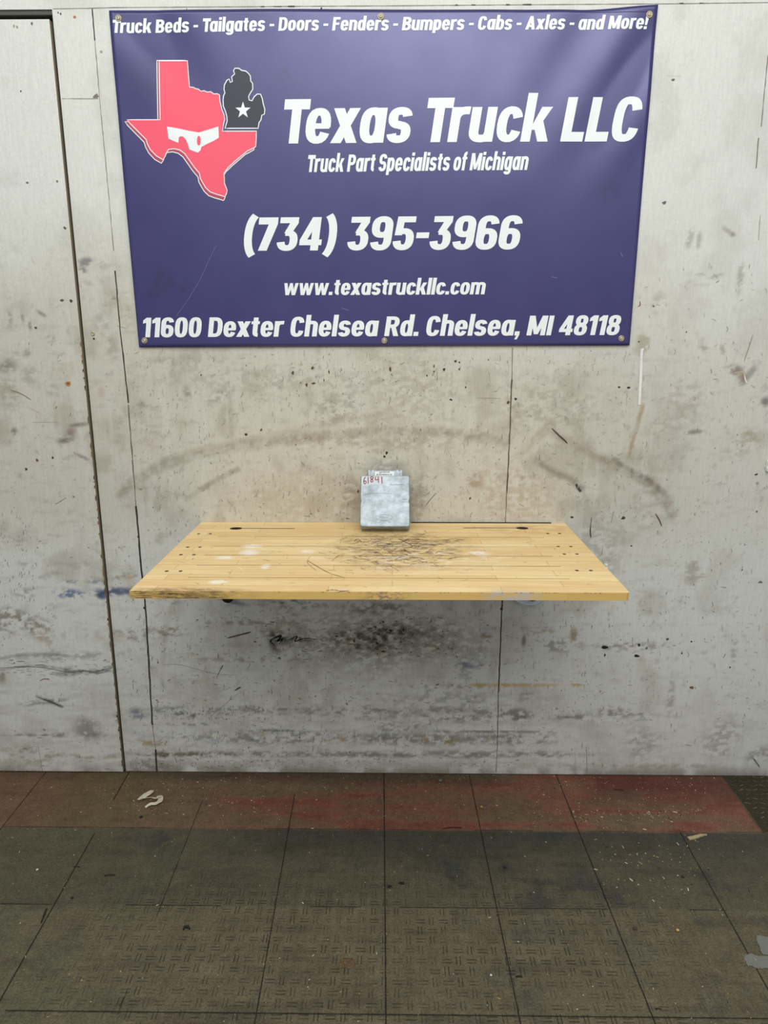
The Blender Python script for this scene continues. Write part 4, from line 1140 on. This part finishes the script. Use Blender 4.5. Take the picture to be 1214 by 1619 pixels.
for pts, w in (([(343, 388), (330, 415), (318, 442), (300, 472), (280, 500)], .5), ([(980, 400), (983, 406)], 1.0), ([(870, 438), (880, 440)], .7), ([(540, 487), (552, 491)], .7)):
    sc = MB()
    outline(sc, pts, w, .0012, 0, False)
    sc.build('scratch', M_SCR, ban)

# grommets (parts of the banner) and the screws through them
gpos = [(188, 30), (602, 28.5), (1025, 25), (229.5, 538.5), (607.5, 538.5), (981, 535)]
scr_labels = ['zinc screw in the top left corner eyelet of the purple banner', 'zinc screw in the top middle eyelet of the purple banner', 'zinc screw in the top right corner eyelet of the purple banner', 'zinc screw in the bottom left corner eyelet of the purple banner', 'zinc screw in the bottom middle eyelet of the purple banner', 'zinc screw in the bottom right corner eyelet of the purple banner']
def screw(loc, y, label, r=.0050):
    m = MB()
    m.lathe([(.0022, .014), (.0022, -.0003), (r, -.0006), (r * .96, -.0022), (r * .6, -.0034), (r * .34, -.0036), (r * .30, -.0022), (.0004, -.0022)], (0, 0, 0), (0, 1, 0), 20)
    o = m.build('screw', M_SCREW, None, True)
    o.location = (loc[0], y, loc[2])
    s = MB()
    s.box((-.0018, -.0026, -.0004), (.0018, -.0020, .0004))
    s.box((-.0004, -.0026, -.0018), (.0004, -.0020, .0018))
    s.build('drive_recess', M_BLACK, o)
    tag(o, label, 'screw', 'screws holding the banner')
    return o
for k, (px, py) in enumerate(gpos):
    p = wall_at(px, py)
    y = -float(bdisp(np.array(p[0]), np.array(p[2])))
    g = MB()
    g.lathe([(.0052, -.0006), (.0055, -.0022), (.0066, -.0030), (.0080, -.0027), (.0089, -.0012), (.0090, .0006)], (p[0], y, p[2]), (0, 1, 0), 30, cap=False)
    g.build('grommet', M_BRASS, ban, True)['label'] = 'round brass eyelet'
    screw(p, y - .0016, scr_labels[k])

# ------------------------------------------------------------------ wooden shelf
ZS = .914
X0, X1, YF, TH = -.618, .555, -.649, .0188
def slab():
    bm = bmesh.new()
    r = .010
    pts = [(X0, -.001), (X0, YF)]
    for k in range(7):
        t = math.radians(-90 + 90 * k / 6)
        pts.append((X1 - r + r * math.cos(t), YF + r + r * math.sin(t)))
    pts.append((X1, -.001))
    bot = [bm.verts.new((x, y, ZS - TH)) for x, y in pts]
    top = [bm.verts.new((x, y, ZS)) for x, y in pts]
    bm.faces.new(bot[::-1])
    bm.faces.new(top)
    for k in range(len(pts)):
        j = (k + 1) % len(pts)
        bm.faces.new((bot[k], bot[j], top[j], top[k]))
    bmesh.ops.recalc_face_normals(bm, faces=bm.faces[:])
    me = bpy.data.meshes.new('board')
    bm.to_mesh(me)
    bm.free()
    return me
def cutters():
    bm = bmesh.new()
    def cyl(x, y, rx, ry, depth, n=16):
        m = Matrix.Translation((x, y, ZS)) @ Matrix.Diagonal((rx, ry, 1, 1))
        bmesh.ops.create_cone(bm, cap_ends=True, segments=n, radius1=1, radius2=1, depth=depth * 2, matrix=m)
    def cube(x0, x1, y, w, depth):
        m = Matrix.Translation(((x0 + x1) / 2, y, ZS)) @ Matrix.Diagonal((x1 - x0, w, depth * 2, 1))
        bmesh.ops.create_cube(bm, size=1, matrix=m)
    for px, py in ((314, 844), (332.5, 844), (296.5, 865), (316, 865), (286, 877), (306.5, 877), (263.5, 903), (285.5, 903), (866, 843.5), (884.5, 843.5), (882.5, 864), (902.5, 864), (892, 876), (912, 876), (912, 902), (934, 902)):
        p = level_at(px, py, ZS)
        cyl(p[0], p[1], .0052, .0052, .010)
    for px, py, sx in ((373, 835.5, 1), (825.5, 835, -1)):
        p = level_at(px, py, ZS)
        cyl(p[0], p[1], .0195, .0145, .012, 24)
        x = p[0] + sx * .012
        cube(min(x, x + sx * .172), max(x, x + sx * .172), p[1] + .001, .0062, .011)
    return bm
GRV = [(344, 849, 860), (336, 864, 880), (322, 878.5, 873), (310, 894.5, 886), (296, 914, 900)]
bmc = cutters()
for xa, py, xb_ in GRV:
    a_, b_ = level_at(xa, py, ZS), level_at(xb_, py, ZS)
    m = Matrix.Translation(((a_[0] + b_[0]) / 2, (a_[1] + b_[1]) / 2, ZS)) @ Matrix.Diagonal((b_[0] - a_[0], .0021, .008, 1))
    bmesh.ops.create_cube(bmc, size=1, matrix=m)
mec = bpy.data.meshes.new('cutter')
bmc.to_mesh(mec)
bmc.free()
shelf = empty('wall_shelf', (0, 0, 0))
tag(shelf, 'pale butcher block wooden shelf with dowel holes and dirty scratches fixed to the wall', 'shelf')
board = link('board', slab(), shelf)
cut = link('cutter', mec)
md = board.modifiers.new('b', 'BOOLEAN')
md.operation = 'DIFFERENCE'
md.solver = 'EXACT'
md.object = cut
md.use_self = True
bpy.context.view_layer.update()
dgp = bpy.context.evaluated_depsgraph_get()
me = bpy.data.meshes.new_from_object(board.evaluated_get(dgp))
board.modifiers.clear()
board.data = me
me.name = 'board'
bpy.data.objects.remove(cut)
bpy.data.meshes.remove(mec)
me.materials.clear()
me.materials.append(M_WOOD)
me.materials.append(plain('dark_hole', (58, 44, 30), .9, 0, .3, 80))
for f in me.polygons:                # the insides of holes, slots and grooves take a darker brown than the board
    c = f.center
    inner = X0 + .004 < c.x < X1 - .012 and YF + .004 < c.y < -.005
    f.material_index = 1 if inner and ZS - TH + .0005 < c.z < ZS - .0002 else 0
# knife scores and scuffs on the top
sm = MB()
def dstroke(pts, w, colr, z=.0003, jit=.0003):
    q = [level_at(px, py, ZS) for px, py in (catmull(pts, 5) if len(pts) > 2 else pts)]
    ww = [max(.0002, w * .5 + rnd.uniform(-jit, jit)) for _ in q]
    z = -nudge(-z)
    vs, fs = ribbon([(p[0], p[1]) for p in q], ww)
    sm.add([(a_, b_, ZS + z) for a_, b_ in vs], fs, lin(colr))
dstroke([(487, 887), (500, 895), (520, 906), (545, 914)], .0016, (104, 78, 48)); dstroke([(490, 880), (486, 890), (500, 902)], .0010, (150, 116, 74)); dstroke([(630, 852), (644, 859), (652, 863)], .0022, (66, 52, 40)); dstroke([(655, 866), (670, 862), (690, 861)], .0018, (60, 48, 38)); dstroke([(560, 856), (566, 852), (571, 857)], .0016, (90, 72, 52)); dstroke([(515, 934), (528, 933), (540, 935), (555, 934)], .0030, (110, 98, 92), .0003, .0014)
dstroke([(540, 848), (592, 848), (640, 848)], .0012, (110, 84, 54)); dstroke([(648, 893), (662, 890), (676, 888)], .0012, (80, 62, 44)); dstroke([(377, 897), (384, 903)], .002, (244, 236, 222))
for _ in range(330):
    px, py = rnd.gauss(618, 50), rnd.gauss(872, 17)
    if not (835 < py < 930 and 450 < px < 830):
        continue
    L = rnd.uniform(3, 18)
    a_ = rnd.choice([rnd.uniform(-.35, .35), rnd.uniform(-.9, .9)])
    colr = rnd.choice([(58, 46, 36), (84, 64, 46), (112, 86, 58), (110, 84, 54), (246, 232, 202)])
    dstroke([(px, py), (px + L * .5 * math.cos(a_), py + L * .35 * math.sin(a_) + rnd.uniform(-1, 1)), (px + L * math.cos(a_), py + L * .6 * math.sin(a_))], rnd.uniform(.0004, .0013), colr)
for _ in range(150):
    px, py = rnd.uniform(250, 950), rnd.uniform(838, 932)
    if px < 313 - (py - 826) * .9 + 20 or px > 896 + (py - 826) * .8 - 20:
        continue
    L = rnd.uniform(2, 14)
    a_ = rnd.uniform(-.8, .8)
    dstroke([(px, py), (px + L * math.cos(a_), py + L * .4 * math.sin(a_))], rnd.uniform(.0003, .0008), rnd.choice([(140, 108, 68), (120, 92, 58), (248, 234, 206)]))
for _ in range(26):
    px, py = rnd.uniform(300, 900), rnd.uniform(840, 930)
    p = level_at(px, py, ZS)
    r = rnd.uniform(.0008, .002)
    sm.poly([(p[0] + r * rnd.uniform(.6, 1.4) * math.cos(t), p[1] + r * math.sin(t), ZS + .0003) for t in np.linspace(0, 6.28, 8)[:-1]], lin((64, 50, 36)))
# chipped arris along the front
for _ in range(46):
    x = rnd.uniform(X0 + .01, X1 - .02)
    w, h = rnd.uniform(.002, .010), rnd.uniform(.0006, .0018)
    sm.poly([(x, YF - .0003, ZS), (x + w, YF - .0003, ZS), (x + w * .7, YF - .0003, ZS - h), (x + w * .3, YF - .0003, ZS - h * .8)], lin(rnd.choice([(112, 90, 62), (130, 112, 90), (86, 70, 52)])))
for _ in range(60):
    x = rnd.uniform(X0 + .005, X0 + .19)
    z = ZS - rnd.uniform(.001, TH - .001)
    w = rnd.uniform(.005, .03)
    sm.poly([(x, YF - .0003, z), (x + w, YF - .0003, z + .0004), (x + w, YF - .0003, z + .0009), (x, YF - .0003, z + .0007)], lin(rnd.choice([(84, 66, 46), (104, 82, 56), (60, 48, 36)])))
sm.build('scuff_marks', vertex_paint('shelf_marks', .7), shelf)['kind'] = 'stuff'
# dark metal ledger strip on the wall at the back edge
lg = MB()
lg.box((.06, -.0062, ZS - .004), (X1 - .045, -.0005, ZS + .0022))
lg.build('back_strip', M_STEEL, shelf)['label'] = 'thin dark metal strip along the back edge'
# folding support brackets under the board
for bx in (-.40, .33):
    b = MB()
    zt = ZS - TH
    b.box((bx - .014, -.40, zt - .0035), (bx + .014, -.002, zt))
    b.box((bx - .014, -.0045, zt - .20), (bx + .014, -.0005, zt))
    b.add([(bx - .006, -.36, zt - .0035), (bx + .006, -.36, zt - .0035), (bx + .006, -.33, zt - .0035), (bx - .006, -.33, zt - .0035),
           (bx - .006, -.0045, zt - .19), (bx + .006, -.0045, zt - .19), (bx + .006, -.0045, zt - .165), (bx - .006, -.0045, zt - .165)],
          [(0, 1, 5, 4), (1, 2, 6, 5), (2, 3, 7, 6), (3, 0, 4, 7)])
    b.build('bracket', M_STEEL, shelf)

# round things just peeking out below the shelf
p = wall_at(360, 944, -.02)
m = MB()
m.lathe([(.012, .019), (.012, .006), (.019, .004), (.0195, -.004), (.017, -.008), (.006, -.010)], (0, 0, 0), (0, 1, 0), 28)
o = m.build('knob', M_BLACK, None, True)
o.location = (p[0], -.0200, p[2])
tag(o, 'black round knob on the wall peeking out below the left half of the shelf', 'knob')
p = wall_at(838, 925.5, -.012)
dish = empty('round_disc', (p[0], 0, p[2]))
tag(dish, 'pale grey round disc with black hub on the wall below right end of shelf', 'disc')
m = MB()
m.lathe([(.060, -.0005), (.066, -.004), (.0705, -.012), (.0700, -.014), (.0665, -.013), (.061, -.0085), (.030, -.0075), (.001, -.0075)], (0, 0, 0), (0, 1, 0), 56)
m.build('plate', M_DISC, dish, True)
m = MB()
m.lathe([(.0185, -.0070), (.0185, -.017), (.016, -.020), (.001, -.0205)], (.010, 0, -.035), (0, 1, 0), 28)
m.build('hub', M_BLACK, dish, True)['label'] = 'black round hub'

# ------------------------------------------------------------------ control module leaning on the wall
TH_M = math.radians(32)
L_M, W_M, T_M = .1665, .152, .041
base = level_at(608.5, 839, ZS)
mod = empty('control_module', (base[0], base[1], ZS))
tag(mod, 'silver metal control module marked 61841 in red standing on the shelf, leaning on the wall', 'control module')
upv = Vector((0, math.sin(TH_M), math.cos(TH_M)))
nv_ = Vector((0, -math.cos(TH_M), math.sin(TH_M)))
def ml(u, v, n):                     # module frame: across, up along the face, out of the face
    q = Vector((u, 0, 0)) + upv * v + nv_ * n
    return (q.x, q.y, q.z + .0004)
def rounded(w, h, r, k=5):
    out = []
    for cx, cy, a0 in ((w / 2 - r, h - r, 0), (-w / 2 + r, h - r, 90), (-w / 2 + r, r, 180), (w / 2 - r, r, 270)):
        for i_ in range(k + 1):
            t = math.radians(a0 + 90 * i_ / k)
            out.append((cx + r * math.cos(t), cy + r * math.sin(t)))
    return out
def prism(mb, layers, mat=0):
    """stack of same-count outlines [(pts, n)] -> closed skin"""
    k = len(layers[0][0])
    vs, fs = [], []
    for pts, n in layers:
        vs += [ml(x, y, n) for x, y in pts]
    for i_ in range(len(layers) - 1):
        for q in range(k):
            fs.append((i_ * k + q, i_ * k + (q + 1) % k, (i_ + 1) * k + (q + 1) % k, (i_ + 1) * k + q))
    fs.append(tuple(range(k))[::-1])
    fs.append(tuple((len(layers) - 1) * k + q for q in range(k)))
    mb.add(vs, fs, (1, 1, 1), mat)
def inset(pts, d, h):
    return [(x * (1 - 2 * d / W_M), h / 2 + (y - h / 2) * (1 - 2 * d / h)) for x, y in pts]
def notched(w, h, r):
    pts = rounded(w, h, r)
    out = []
    for i_, (x, y) in enumerate(pts):
        out.append((x, y))
        x2, y2 = pts[(i_ + 1) % len(pts)]
        if abs(x - x2) < 1e-6 and abs(y - y2) > .05:      # side walls carry a shallow notch
            s = 1 if x > 0 else -1
            ys_ = [.088, .085, .078, .075] if y > y2 else [.075, .078, .085, .088]
            for q, yy in enumerate(ys_):
                out.append((x - s * (.0016 if q in (1, 2) else 0), yy))
    return out
hs = MB()
ou = notched(W_M, L_M, .006)
prism(hs, [(inset(ou, .001, L_M), 0), (ou, .0015), (ou, T_M - .004), (inset(ou, .0008, L_M), T_M - .0015), (inset(ou, .0022, L_M), T_M)])
# stamped fin on the underside edge
for k in range(9):
    u = -.012 + k * .0062
    q = [(u, T_M * .45), (u + .004, T_M * .45), (u + .004, T_M * .62), (u, T_M * .62)]
    hs.add([ml(a_, -.0008 if False else .0002, b_) for a_, b_ in q] + [ml(a_, -.0006, b_) for a_, b_ in q], [(4, 5, 6, 7), (0, 1, 5, 4), (1, 2, 6, 5), (2, 3, 7, 6), (3, 0, 4, 7)])
M_HOUS = M_METAL
hous = hs.build('housing', M_HOUS, mod)
hous['label'] = 'silver mottled cast metal case'
bv = MB()
def bar2(mb, u0, v0, u1, v1, n0, n1):
    vs = [ml(u, v, n) for n in (n0, n1) for u, v in ((u0, v0), (u1, v0), (u1, v1), (u0, v1))]
    mb.add(vs, [(3, 2, 1, 0), (4, 5, 6, 7), (0, 1, 5, 4), (1, 2, 6, 5), (2, 3, 7, 6), (3, 0, 4, 7)])
cn = MB()
bar2(cn, -.047, L_M - .002, .047, L_M + .0205, .006, .026)
bar2(cn, -.0525, L_M - .002, -.0475, L_M + .0225, .004, .0300)
bar2(cn, .0475, L_M - .002, .0525, L_M + .0225, .004, .0300)
for u in (-.041, .036):
    bar2(cn, u, L_M - .002, u + .005, L_M + .0222, .0055, .0300)
bar2(cn, -.034, L_M + .0175, .034, L_M + .0212, .0055, .0265)
conn = cn.build('connector', M_METAL, mod)
conn['label'] = 'narrow ribbed metal connector block at the top'
lb = MB()
bar2(lb, -.0325, L_M + .0045, .0275, L_M + .0195, .0255, .02635)
stk = lb.build('sticker', M_STICK, conn)
stk['label'] = 'small white barcode sticker'
bc = MB()
u = -.027
while u < .020:
    w = rnd.choice([.0007, .0011, .0016])
    bar2(bc, u, L_M + .0062, u + w, L_M + .0112, .0264, .02655)
    u += w + rnd.choice([.0008, .0013])
u = -.018
for w in (.003, .0045, .002, .005, .003, .0025, .004):
    if u < .022:
        bar2(bc, u, L_M + .0152, u + w, L_M + .0174, .0264, .02655)
    u += w + .0012
bar2(bc, -.02, L_M + .0128, -.012, L_M + .0138, .0264, .02655)
bc.build('barcode', M_INK, stk)
# red hand-written number on a wiped patch
pa = MB()
bar2(pa, -.073, L_M - .031, -.005, L_M - .0035, T_M, T_M + .0002)
wp = pa.build('wiped_patch', plain('wiped_aluminium', (172, 182, 188), .45, .4, .06, 60), mod)
wp['label'] = 'cleaner pale patch at the top left'
hw = MB()
def pen(pts, w=.0022, n=T_M + .0004):
    q = catmull(pts, 6) if len(pts) > 2 else pts
    v2, f2 = ribbon(q, w / 2)
    hw.add([ml(-.0755 + a_ * .0010 + .0, L_M - .0010 - b_ * .00100, n) for a_, b_ in [(x * 1000, y * 1000) for x, y in v2]], f2)
def penmm(pts, n=T_M + .0004):       # millimetres from the upper left corner of the case face
    pen([(x / 1000, y / 1000) for x, y in pts], .0027, n)
penmm([(14.5, 4.5), (11.5, 9), (9.5, 16), (9.6, 23), (12, 27), (15.5, 25), (16.5, 20.5), (14.5, 17.5), (11.5, 18.5), (9.8, 21)])
penmm([(22.6, 4.5), (22.8, 15), (23.2, 26.5)])
penmm([(38.5, 4.5), (34, 3.2), (30.5, 6), (32, 10), (36, 13), (37.5, 18), (34, 21), (30.8, 18.5), (32, 14), (36.5, 10), (39.5, 5.5)], T_M + .0005)
penmm([(46, 4), (45.2, 9), (45.5, 13.4), (50, 13.6), (55, 12)]); penmm([(54, 3.2), (54.5, 13), (55, 23.5)], T_M + .0005)
penmm([(65, 3.5), (65.6, 14), (66.2, 26.5)])
hw.build('handwriting', M_MARKER, mod)['label'] = 'red handwritten 61841'
# raised oval badge with script, and faint cast marks
em = MB()
def raised(pts, w, closed=False, n=T_M):
    q = catmull(pts, 5, closed) if len(pts) > 2 else pts
    v2, f2 = ribbon(q, w / 2, None, closed)
    k = len(v2)
    em.add([ml(a_, b_, n) for a_, b_ in v2] + [ml(a_, b_, n + .0012) for a_, b_ in v2],
           [tuple(k + i_ for i_ in f) for f in f2] + [(f[0], f[3], f[3] + k, f[0] + k) for f in f2] + [(f[1], f[2], f[2] + k, f[1] + k) for f in f2])
ec = (-.003, .0300)
raised([(ec[0] + .0265 * math.cos(t), ec[1] + .0092 * math.sin(t)) for t in np.linspace(0, 2 * math.pi, 17)[:-1]], .0013, True)
def scr(pts):
    raised([(ec[0] + x / 1000, ec[1] + y / 1000) for x, y in pts], .0012)
scr([(-17, 2.5), (-13, 5), (-8, 4.6), (-3, 4.8)]); scr([(-10, 4.5), (-12, 0), (-15, -4), (-18, -3.5)]); scr([(-15, .4), (-10, .8), (-7, .6)])
scr([(-4, 1), (-6, -1), (-4.5, -3), (-1.5, -1.5), (-2, .8), (-4, 1), (0, .6)]); scr([(1.2, 1), (.8, -3), (2, 0), (4.5, 1)]); scr([(10, 1), (7, 0), (6.5, -2.6), (9, -2.4), (11.5, 1), (14, 5), (12.5, 0), (12.6, -3), (16, -1)])
em.build('badge', M_METAL, mod)['label'] = 'raised oval badge with script lettering'
for pts, w in (([(.014, L_M - .030), (.034, L_M - .030), (.060, L_M - .029)], .0012), ([(.014, L_M - .032), (.018, L_M - .040), (.008, L_M - .056)], .0010),
               ([(-.019, L_M - .046), (-.015, L_M - .052)], .0012), ([(-.012, L_M - .046), (-.012, L_M - .052)], .0012), ([(-.004, L_M - .048), (.002, L_M - .048)], .001),
               ([(.052, .088), (.066, .088)], .0010), ([(.052, .080), (.066, .080)], .0010), ([(-.07, .103), (-.03, .108), (.02, .107)], .0008), ([(-.02, .012), (-.01, .017), (.008, .018), (.016, .013)], .0008)):
    em = MB()
    raised(pts, w)
    em.build('casting_mark', M_METAL, mod)

# ------------------------------------------------------------------ small things on the wall
p = wall_at(147, 527.5)
m = MB()
m.lathe([(.0032, .010), (.0032, -.0004), (.0056, -.0008), (.0060, -.0022), (.0046, -.0032), (.0030, -.0030), (.0028, -.0014), (.0004, -.0014)], (0, 0, 0), (0, 1, 0), 22)
o = m.build('brass_fitting', M_BRASS, None, True)
o.location = (p[0], 0, p[2])
tag(o, 'small brass eyelet in the wall left of the bottom left banner corner', 'eyelet')
p = wall_at(148.5, 535.5)
m = MB()
m.lathe([(.0018, .008), (.0018, -.0002), (.0030, -.0006), (.0026, -.0016), (.0004, -.0018)], (0, 0, 0), (0, 1, 0), 16)
o = m.build('nail', M_STEEL, None, True)
o.location = (p[0], 0, p[2])
tag(o, 'dark nail head in the wall just under the small brass eyelet', 'nail')
def clip(px, py, w, h, label):
    p = wall_at(px, py)
    m = MB()
    m.box((-w / 2, -.006, -h / 2), (w / 2, -.0002, h / 2))
    m.box((-w / 2, -.014, -h / 2), (w / 2, -.006, -h / 2 + h * .3))
    m.box((-w * .3, -.011, h * .1), (w * .3, -.006, h * .4))
    o = m.build('wall_clip', M_PLASTIC)
    o.location = (p[0], 0, p[2])
    bev = o.modifiers.new('bevel', 'BEVEL')
    bev.width = .001
    bev.segments = 2
    return tag(o, label, 'clip')
clip(957, 894, .011, .013, 'small white clip on the wall beside the right edge of the shelf')
clip(1213, 736, .010, .034, 'white clip on the wall far right, level with the space above the shelf')

# ------------------------------------------------------------------ things lying on the floor
def flat_strip(name, mat, px, w, label, cat, lift=None, t=.0007, z0=.0007):
    """a bent strip of tape or paper: centre line px points, widths in metres"""
    q = [level_at(*p) for p in catmull(px, 5)]
    c = q[0]
    n = len(q)
    ww = [(w[min(len(w) - 1, int(i_ * len(w) / n))]) / 2 for i_ in range(n)]
    v2, f2 = ribbon([(p[0] - c[0], p[1] - c[1]) for p in q], ww)
    m = MB()
    k = len(v2)
    hh = [(lift(i_ // 2 / (n - 1), i_ % 2) if lift else 0) for i_ in range(k)]
    m.add([(a_, b_, h) for (a_, b_), h in zip(v2, hh)] + [(a_, b_, h + t) for (a_, b_), h in zip(v2, hh)],
          [tuple(i_ for i_ in f[::-1]) for f in f2] + [tuple(k + i_ for i_ in f) for f in f2] + [(f[0], f[3], f[3] + k, f[0] + k) for f in f2] + [(f[1], f[2], f[2] + k, f[1] + k) for f in f2] + [(0, 1, 1 + k, k), (k - 2, k - 1, 2 * k - 1, 2 * k - 2)])
    o = m.build(name, mat)
    o.location = (c[0], c[1], z0)
    return tag(o, label, cat)
flat_strip('torn_tape', M_TAPE, [(219, 1266), (228, 1260), (241, 1254), (230, 1262), (222, 1265), (238, 1264), (247, 1266), (253, 1262), (253, 1268), (246, 1274), (238, 1275), (230, 1279)], [.012, .014, .012, .008, .007, .007, .010, .018, .016, .010, .009, .006], 'twisted strip of torn cream tape on the floor near the door', 'tape', lambda t, s: .001 + .006 * abs(math.sin(t * 9)) + (.003 if s else 0))
flat_strip('wood_splinter', plain('pale_splinter', (176, 160, 122), .8, 0, .2, 100), [(1088, 1327), (1098, 1325), (1108, 1322), (1117, 1321)], [.012, .011, .009, .004], 'pale wood splinter on the floor at right with a dark broken end', 'splinter', None, .004)
flat_strip('rubber_scrap', M_BLACK, [(290, 1471), (292, 1467), (297, 1466.5), (300, 1470)], [.004, .007, .007, .004], 'small black curved rubber scrap on the floor at lower left', 'scrap', None, .003)
def lump(name, mat, px, py, r, asp, h, label, cat, seed=1, group=None):
    rr = random.Random(seed)
    bm = bmesh.new()
    bmesh.ops.create_icosphere(bm, subdivisions=2, radius=1)
    for v in bm.verts:
        k = rr.uniform(.75, 1.15)
        v.co = Vector((v.co.x * r * asp * k, v.co.y * r * k, (v.co.z + 1) * .5 * h))
    me = bpy.data.meshes.new(name)
    bm.to_mesh(me)
    bm.free()
    me.materials.append(mat)
    o = link(name, me)
    p = level_at(px, py)
    o.location = (p[0], p[1], .0007)
    return tag(o, label, cat, group)
def splat(name, mat, px, py, r, asp, t, label, cat, seed):
    """ragged flat scrap"""
    rr = random.Random(seed)
    n = 22
    p = level_at(px, py)
    out = [(r * asp * rr.uniform(.45, 1.15) * math.cos(2 * math.pi * k / n), r * rr.uniform(.45, 1.15) * math.sin(2 * math.pi * k / n)) for k in range(n)]
    m = MB()
    m.add([(0, 0, t * 1.4)] + [(a_, b_, 0) for a_, b_ in out] + [(a_ * .85, b_ * .85, t) for a_, b_ in out],
          [(0, 1 + n + k, 1 + n + (k + 1) % n) for k in range(n)] + [(1 + k, 1 + (k + 1) % n, 1 + n + (k + 1) % n, 1 + n + k) for k in range(n)])
    o = m.build(name, mat)
    o.location = (p[0], p[1], .0008)
    return tag(o, label, cat)
splat('oily_scrap', M_BLACK, 616, 1402, .0065, 1.2, .002, 'black oily blob on the floor, left of the two near the middle seam', 'scrap', 3)
splat('oily_scrap', M_BLACK, 635, 1397, .0060, 1.7, .002, 'black ragged scrap on the floor, right of the two near the middle seam', 'scrap', 4)
splat('dark_chip', M_BLACK, 223, 1292, .0065, .8, .002, 'dark chip on the floor below the twisted tape strip', 'scrap', 5)
splat('dark_chip', M_BLACK, 114, 1420, .0048, 1.0, .002, 'small dark chip on the floor at left beside the door seam tile line', 'scrap', 6)
splat('dark_chip', plain('dark_rust', (44, 30, 28), .7), 1079, 1387, .0055, 1.0, .002, 'dark rusty chip on the floor right of middle', 'scrap', 8)
splat('dark_chip', M_BLACK, 798, 1372, .0050, 1.2, .002, 'small black chip on the floor between the middle and right seams', 'scrap', 9)
lump('pebble', plain('tan_pebble', (178, 150, 96), .7), 761, 1277, .0052, .8, .006, 'tan pebble on the floor right of centre close to the wall', 'pebble', 2)
lump('pebble', plain('olive_pebble', (118, 104, 74), .7), 547.5, 1248, .0078, .8, .008, 'olive brown pebble on the floor below the shelf close to the wall', 'pebble', 3)
lump('pebble', plain('grey_pebble', (104, 104, 98), .6), 696, 1236, .0075, .9, .009, 'grey pebble on the floor close to the wall right of the middle seam', 'pebble', 4)
lump('crumb', plain('yellow_crumb', (210, 176, 88), .7), 1071, 1472, .0038, 1.1, .005, 'bright yellow crumb on the floor at lower right', 'crumb', 5)
lump('crumb', plain('white_crumb', (226, 222, 206), .7), 776, 1543, .0030, .9, .004, 'white crumb on the floor at the bottom right of centre', 'crumb', 6)
lump('crumb', plain('white_crumb_chalk', (222, 218, 204), .7), 59, 1376, .0035, 1.1, .004, 'white crumb on the floor at far left', 'crumb', 7)
lump('crumb', plain('rust_brown_lump', (70, 60, 46), .8), 1004, 1469, .0060, 1.0, .005, 'dark brown lump on the floor beside the right seam', 'crumb', 8)
def patch(px, label, seed):
    rr = random.Random(seed)
    q = [level_at(*p) for p in px]
    c = np.mean(q, axis=0)
    out = []
    for a_, b_ in zip(q, q[1:] + q[:1]):
        for k in range(7):
            t = k / 7
            out.append((a_[0] + (b_[0] - a_[0]) * t - c[0] + rr.uniform(-.0025, .0025), a_[1] + (b_[1] - a_[1]) * t - c[1] + rr.uniform(-.0025, .0025)))
    m = MB()
    n = len(out)
    m.add([(a_, b_, 0) for a_, b_ in out] + [(a_, b_, .0009) for a_, b_ in out], [tuple(n + k for k in range(n))] + [(k, (k + 1) % n, n + (k + 1) % n, n + k) for k in range(n)])
    o = m.build('tape_patch', M_GTAPE)
    o.location = (c[0], c[1], .0007)
    return tag(o, label, 'tape')
patch([(1194, 1479), (1216, 1482), (1232, 1490), (1230, 1513), (1205, 1510), (1198, 1494)], 'ragged grey tape patch on the floor at the right edge, upper of two', 2)
patch([(1175, 1512), (1184, 1508), (1204, 1513), (1228, 1514), (1230, 1534), (1205, 1532), (1182, 1528)], 'ragged grey tape patch on the floor at the right edge, lower of two', 3)

# fine crumbs and wood dust nobody could count
gr = MB()
def grit(n, box, smin, smax, bias=None):
    for _ in range(n):
        px, py = rnd.uniform(box[0], box[2]), rnd.uniform(box[1], box[3])
        p = level_at(px, py)
        if p[1] > -.012:
            continue
        r = rnd.uniform(smin, smax)
        asp = rnd.choice([1, 1, 1.5, 3.0])
        a_ = rnd.uniform(0, 3.14)
        colr = rnd.choice([(200, 190, 160), (170, 152, 110), (150, 136, 100), (222, 216, 198), (128, 112, 80), (48, 42, 36), (190, 160, 100)])
        ca, sa = math.cos(a_), math.sin(a_)
        h = r * .8
        b = [(-asp, -.7), (asp, -.5), (asp * .8, .7), (-asp * .9, .6)]
        vs = [(p[0] + (u * ca - v * sa) * r, p[1] + (u * sa + v * ca) * r, .0008) for u, v in b] + [(p[0] + (u * ca - v * sa) * r * .6, p[1] + (u * sa + v * ca) * r * .6, .0008 + h) for u, v in b]
        gr.add(vs, [(4, 5, 6, 7), (0, 1, 5, 4), (1, 2, 6, 5), (2, 3, 7, 6), (3, 0, 4, 7)], lin(colr))
grit(260, (200, 1228, 420, 1290), .0006, .0016)
grit(260, (400, 1224, 860, 1300), .0005, .0014)
grit(300, (840, 1226, 1130, 1310), .0006, .0017)
grit(60, (900, 1280, 1080, 1300), .001, .0024)
grit(110, (940, 1310, 1120, 1410), .0008, .0022)
grit(300, (0, 1310, 1214, 1619), .0006, .0015)
grit(80, (0, 1235, 200, 1330), .0005, .0014)
g = gr.build('floor_grit', M_CHIP)
tag(g, 'pale crumbs and wood dust scattered over the floor tiles', 'debris', None, 'stuff')
